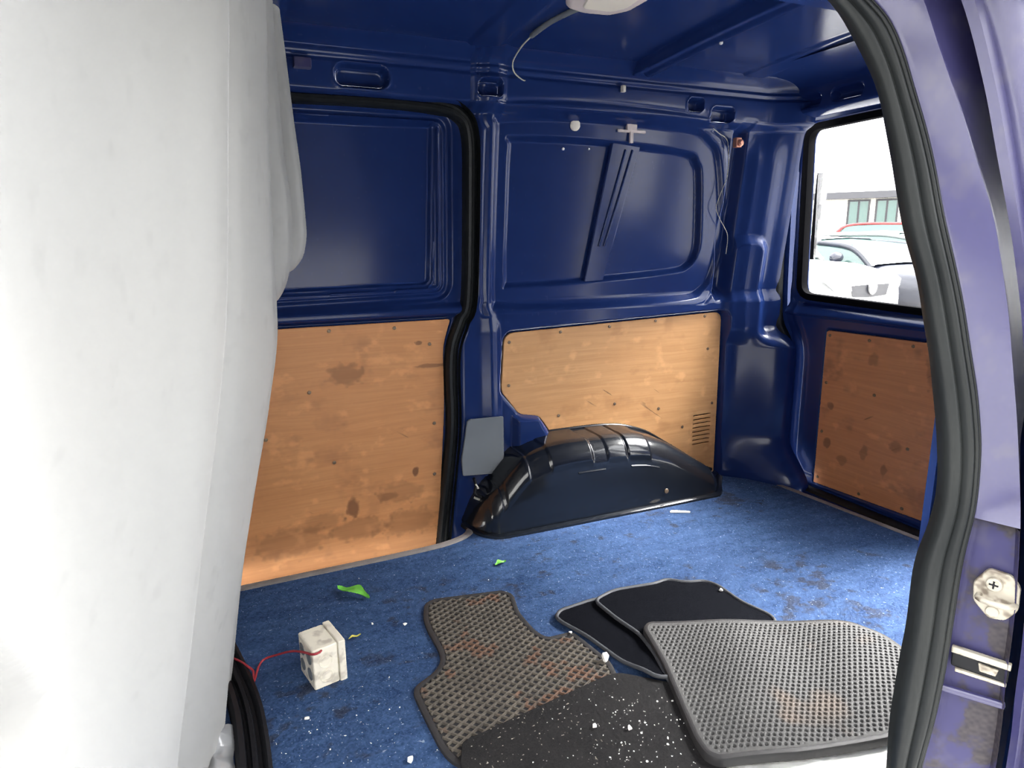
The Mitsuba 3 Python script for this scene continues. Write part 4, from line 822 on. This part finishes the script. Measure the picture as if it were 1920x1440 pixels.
# ---------------------------------------------------------------- cars and building seen through the rear window
def car(pos, heading, matc, label, L=4.2, Wd=1.74, H=1.46, hood=0.98, screen=1.15, nose=0.70, badge=False, group=None):
    """pos: middle of the front bumper on the ground; heading: direction the car faces"""
    f = np.array([heading[0], heading[1], 0.0]); f /= np.linalg.norm(f); s_ = np.array([f[1], -f[0], 0.0]); o = np.array([pos[0], pos[1], -0.55])
    W3 = lambda P: o - f*P[..., :1] + s_*P[..., 1:2] + np.array([0, 0, 1.0])*P[..., 2:]
    k = thing('car', label, 'car', group)
    xs_ = np.r_[0.0, .03, .10, .25, .5, .8, screen, screen+.4, 2.0, 2.8, 3.4, L-.25, L-.06, L]
    top = np.interp(xs_, [0, .03, .10, .35, screen, screen+.5, L-.5, L-.2, L], [nose-.12, nose-.03, nose+.03, nose+.14, hood, hood+.03, hood+.06, hood, nose])
    bot = np.interp(xs_, [0, .1, .5, L-.5, L], [.32, .22, .20, .22, .38]); hw = np.interp(xs_, [0, .03, .12, .4, .9, L-.6, L-.1, L], [.50, .62, .72, .82, .87, .86, .76, .66])*Wd/1.74
    th = np.linspace(0, 2*np.pi, 41); S = []
    for x, t_, b_, w_ in zip(xs_, top, bot, hw):
        c_, q = (t_+b_)/2, (t_-b_)/2
        S.append(np.stack([np.full(41, x), w_*np.sign(np.cos(th))*np.abs(np.cos(th))**.45, c_+q*np.sign(np.sin(th))*np.abs(np.sin(th))**.5], -1))
    S = np.stack(S); caps = []
    for e in (S[0], S[-1]):
        v = np.vstack([e[:-1], e[:-1].mean(0)]); i = np.arange(40); caps.append(mesh(W3(v), np.stack([i, (i+1) % 40, np.full(40, 40)], 1)))
    part(k, 'body', cat(grid(W3(S)), *caps), matc, 45)
    rf, rr = screen+.85, L-.75
    gx = np.array([screen-.02, screen+.30, rf, rf+.5, rr, L-.30]); gz = np.array([hood+.01, hood+.25, H-.06, H-.02, H-.06, hood+.02]); gw = np.array([.74, .70, .62, .62, .61, .68])*Wd/1.74
    def gsec(x, z1, w_, off_=0): return np.array([[x, -w_-.06, hood-.02], [x, -w_, z1-.04], [x, -w_+.08, z1], [x, 0, z1+.015], [x, w_-.08, z1], [x, w_, z1-.04], [x, w_+.06, hood-.02]])
    G_ = np.stack([gsec(*q) for q in zip(gx, gz, gw)])
    G_[:, [0, 6], 1] = np.array([-1, 1])*(.80*Wd/1.74)
    part(k, 'windows', grid(W3(G_)), 'm_car_glass', 25)
    Rf = np.stack([gsec(x, z1+.012, w_+.008)[1:6] for x, z1, w_ in zip(gx[2:5], gz[2:5], gw[2:5])]); part(k, 'roof', grid(W3(Rf)), matc, 40)
    for sg in (1, 5):
        pl_ = np.array([[x, q[sg, 1]*1.01, q[sg, 2]+.005] for x, q in zip(gx, G_)]); part(k, 'pillar', tube(W3(catmull(pl_, 6)), .035, 8), matc, True)
    for sg in (-1, 1):
        for x in (.82, L-.75):
            part(k, 'wheel', lathe([(.10, -.10), (.29, -.10), (.31, -.07), (.31, .07), (.29, .10), (.20, .10), (.19, .06), (0, .08)], W3(np.array([x, sg*.72*Wd/1.74, .31])), s_*sg, 20), 'm_tyre', 30)
        part(k, 'headlight', grid(W3(np.stack([np.stack([np.full(9, a), sg*np.linspace(b0, b1, 9), c0_+np.sin(np.linspace(0, np.pi, 9))*hh], -1) for a, b0, b1, c0_, hh in ((.02, .46, .60, nose-.10, -.04), (.06, .44, .68, nose-.03, .0), (.16, .46, .74, nose+.02, .05))]))), 'm_car_silver', 40)
        part(k, 'mirror', rbox(0, .01, 0, .01, 0, .01, .001) if False else mesh(W3(trimesh.creation.icosphere(2, 1.0).vertices*np.array([.07, .11, .07])+np.array([screen+.35, sg*(.93*Wd/1.74), hood+.10])), trimesh.creation.icosphere(2, 1.0).faces), matc, True)
    part(k, 'grille', grid(W3(np.stack([np.array([[-.012, -.34, nose-.07+.0], [-.025, 0, nose-.065], [-.012, .34, nose-.07]]), np.array([[-.012, -.30, nose-.19], [-.03, 0, nose-.20], [-.012, .30, nose-.19]])]))), 'm_frame_dark', 40)
    if badge: part(k, 'badge', lathe([(.075, 0), (.075, .015), (.055, .02), (.05, .012), (0, .014)], W3(np.array([-.028, 0.0, nose-.10])), f, 20), 'm_alloy', 30, 'round chrome badge on the nose')
    part(k, 'bumper_intake', grid(W3(np.stack([np.array([[-.004, -.45, .48], [-.02, 0, .48], [-.004, .45, .48]]), np.array([[.0, -.40, .36], [-.01, 0, .36], [.0, .40, .36]])]))), 'm_frame_dark', 40)
    return k
RT = np.array([.616, -.788]); TO = np.array([-.788, -.616])
car((6.42, 4.70), RT*.85+TO*.53, 'm_car_white', 'white hatchback nearest the rear window, nose with round badge in view', nose=.92, hood=1.10, H=1.52, badge=True)
car((8.42, 4.44), RT*.85+TO*.53, 'm_car_navy', 'dark navy saloon parked behind the white hatchback', L=4.4, nose=.80, hood=1.00, H=1.38, screen=1.25)
car((11.2, 5.4), RT*.9+TO*.45, 'm_car_silver', 'silver car behind the navy saloon', L=4.3, nose=.8, hood=1.02, H=1.46)
car((21.1, 12.3), RT, 'm_car_red', 'red people carrier with its roof showing above the other cars', L=4.6, nose=.95, hood=1.15, H=1.80, screen=1.0)
bo = np.array([28.6, 22.6]); bk_ = thing('building', 'low pale rendered building with a grey roof and dark framed windows', 'building')
def bp(a, d, z): return [bo[0]+RT[0]*a-TO[0]*d, bo[1]+RT[1]*a-TO[1]*d, z-.55]
def bbox_(a0, a1, d0, d1, z0, z1):
    v = np.array([bp(a, d, z) for a in (a0, a1) for d in (d0, d1) for z in (z0, z1)])
    return mesh(v, [[0, 1, 3], [0, 3, 2], [4, 6, 7], [4, 7, 5], [0, 4, 5], [0, 5, 1], [2, 3, 7], [2, 7, 6], [0, 2, 6], [0, 6, 4], [1, 5, 7], [1, 7, 3]])
part(bk_, 'wall', bbox_(-9, 1.75, 0, 7, 0, 3.2), 'm_render_wall')
part(bk_, 'fascia', bbox_(-9.3, 1.9, -.35, 0.1, 3.15, 3.45), 'm_fascia')
v = np.array([bp(-9.3, -.35, 3.45), bp(1.9, -.35, 3.45), bp(1.4, 3.5, 4.50), bp(-9.3, 3.5, 4.50), bp(-9.3, 7.3, 3.45), bp(1.9, 7.3, 3.45)])
part(bk_, 'roof', mesh(v, [[0, 1, 2], [0, 2, 3], [3, 2, 5], [3, 5, 4], [0, 3, 4], [1, 5, 2]]), 'm_roof_tile')
for a0 in (-6.0, -4.8, -0.77, 0.42):
    w_ = part(bk_, 'window', cat(bbox_(a0-.04, a0+.92, -.05, .02, 3.02, 3.10), bbox_(a0-.04, a0+.92, -.05, .02, 1.85, 1.93), *[bbox_(a0+q, a0+q+.08, -.05, .02, 1.85, 3.1) for q in (-.04, .40, .84)]), 'm_frame_dark')
    for q in (.04, .48): part(w_, 'pane', bbox_(a0+q, a0+q+.36, -.02, .01, 1.93, 3.02), 'm_car_glass')
hk = np.array([22.5, 18.9])
hv = np.array([[*(hk+RT*a-TO*d), z-.55] for a in (-3.2, .35) for d in (0, .08) for z in (0, 1.75)])
one('hoarding', mesh(hv, [[0, 1, 3], [0, 3, 2], [4, 6, 7], [4, 7, 5], [0, 4, 5], [0, 5, 1], [2, 3, 7], [2, 7, 6], [0, 2, 6], [0, 6, 4], [1, 5, 7], [1, 7, 3]]), 'm_hoarding', 'pale green hoarding beside the wiper, in front of the building', 'hoarding')
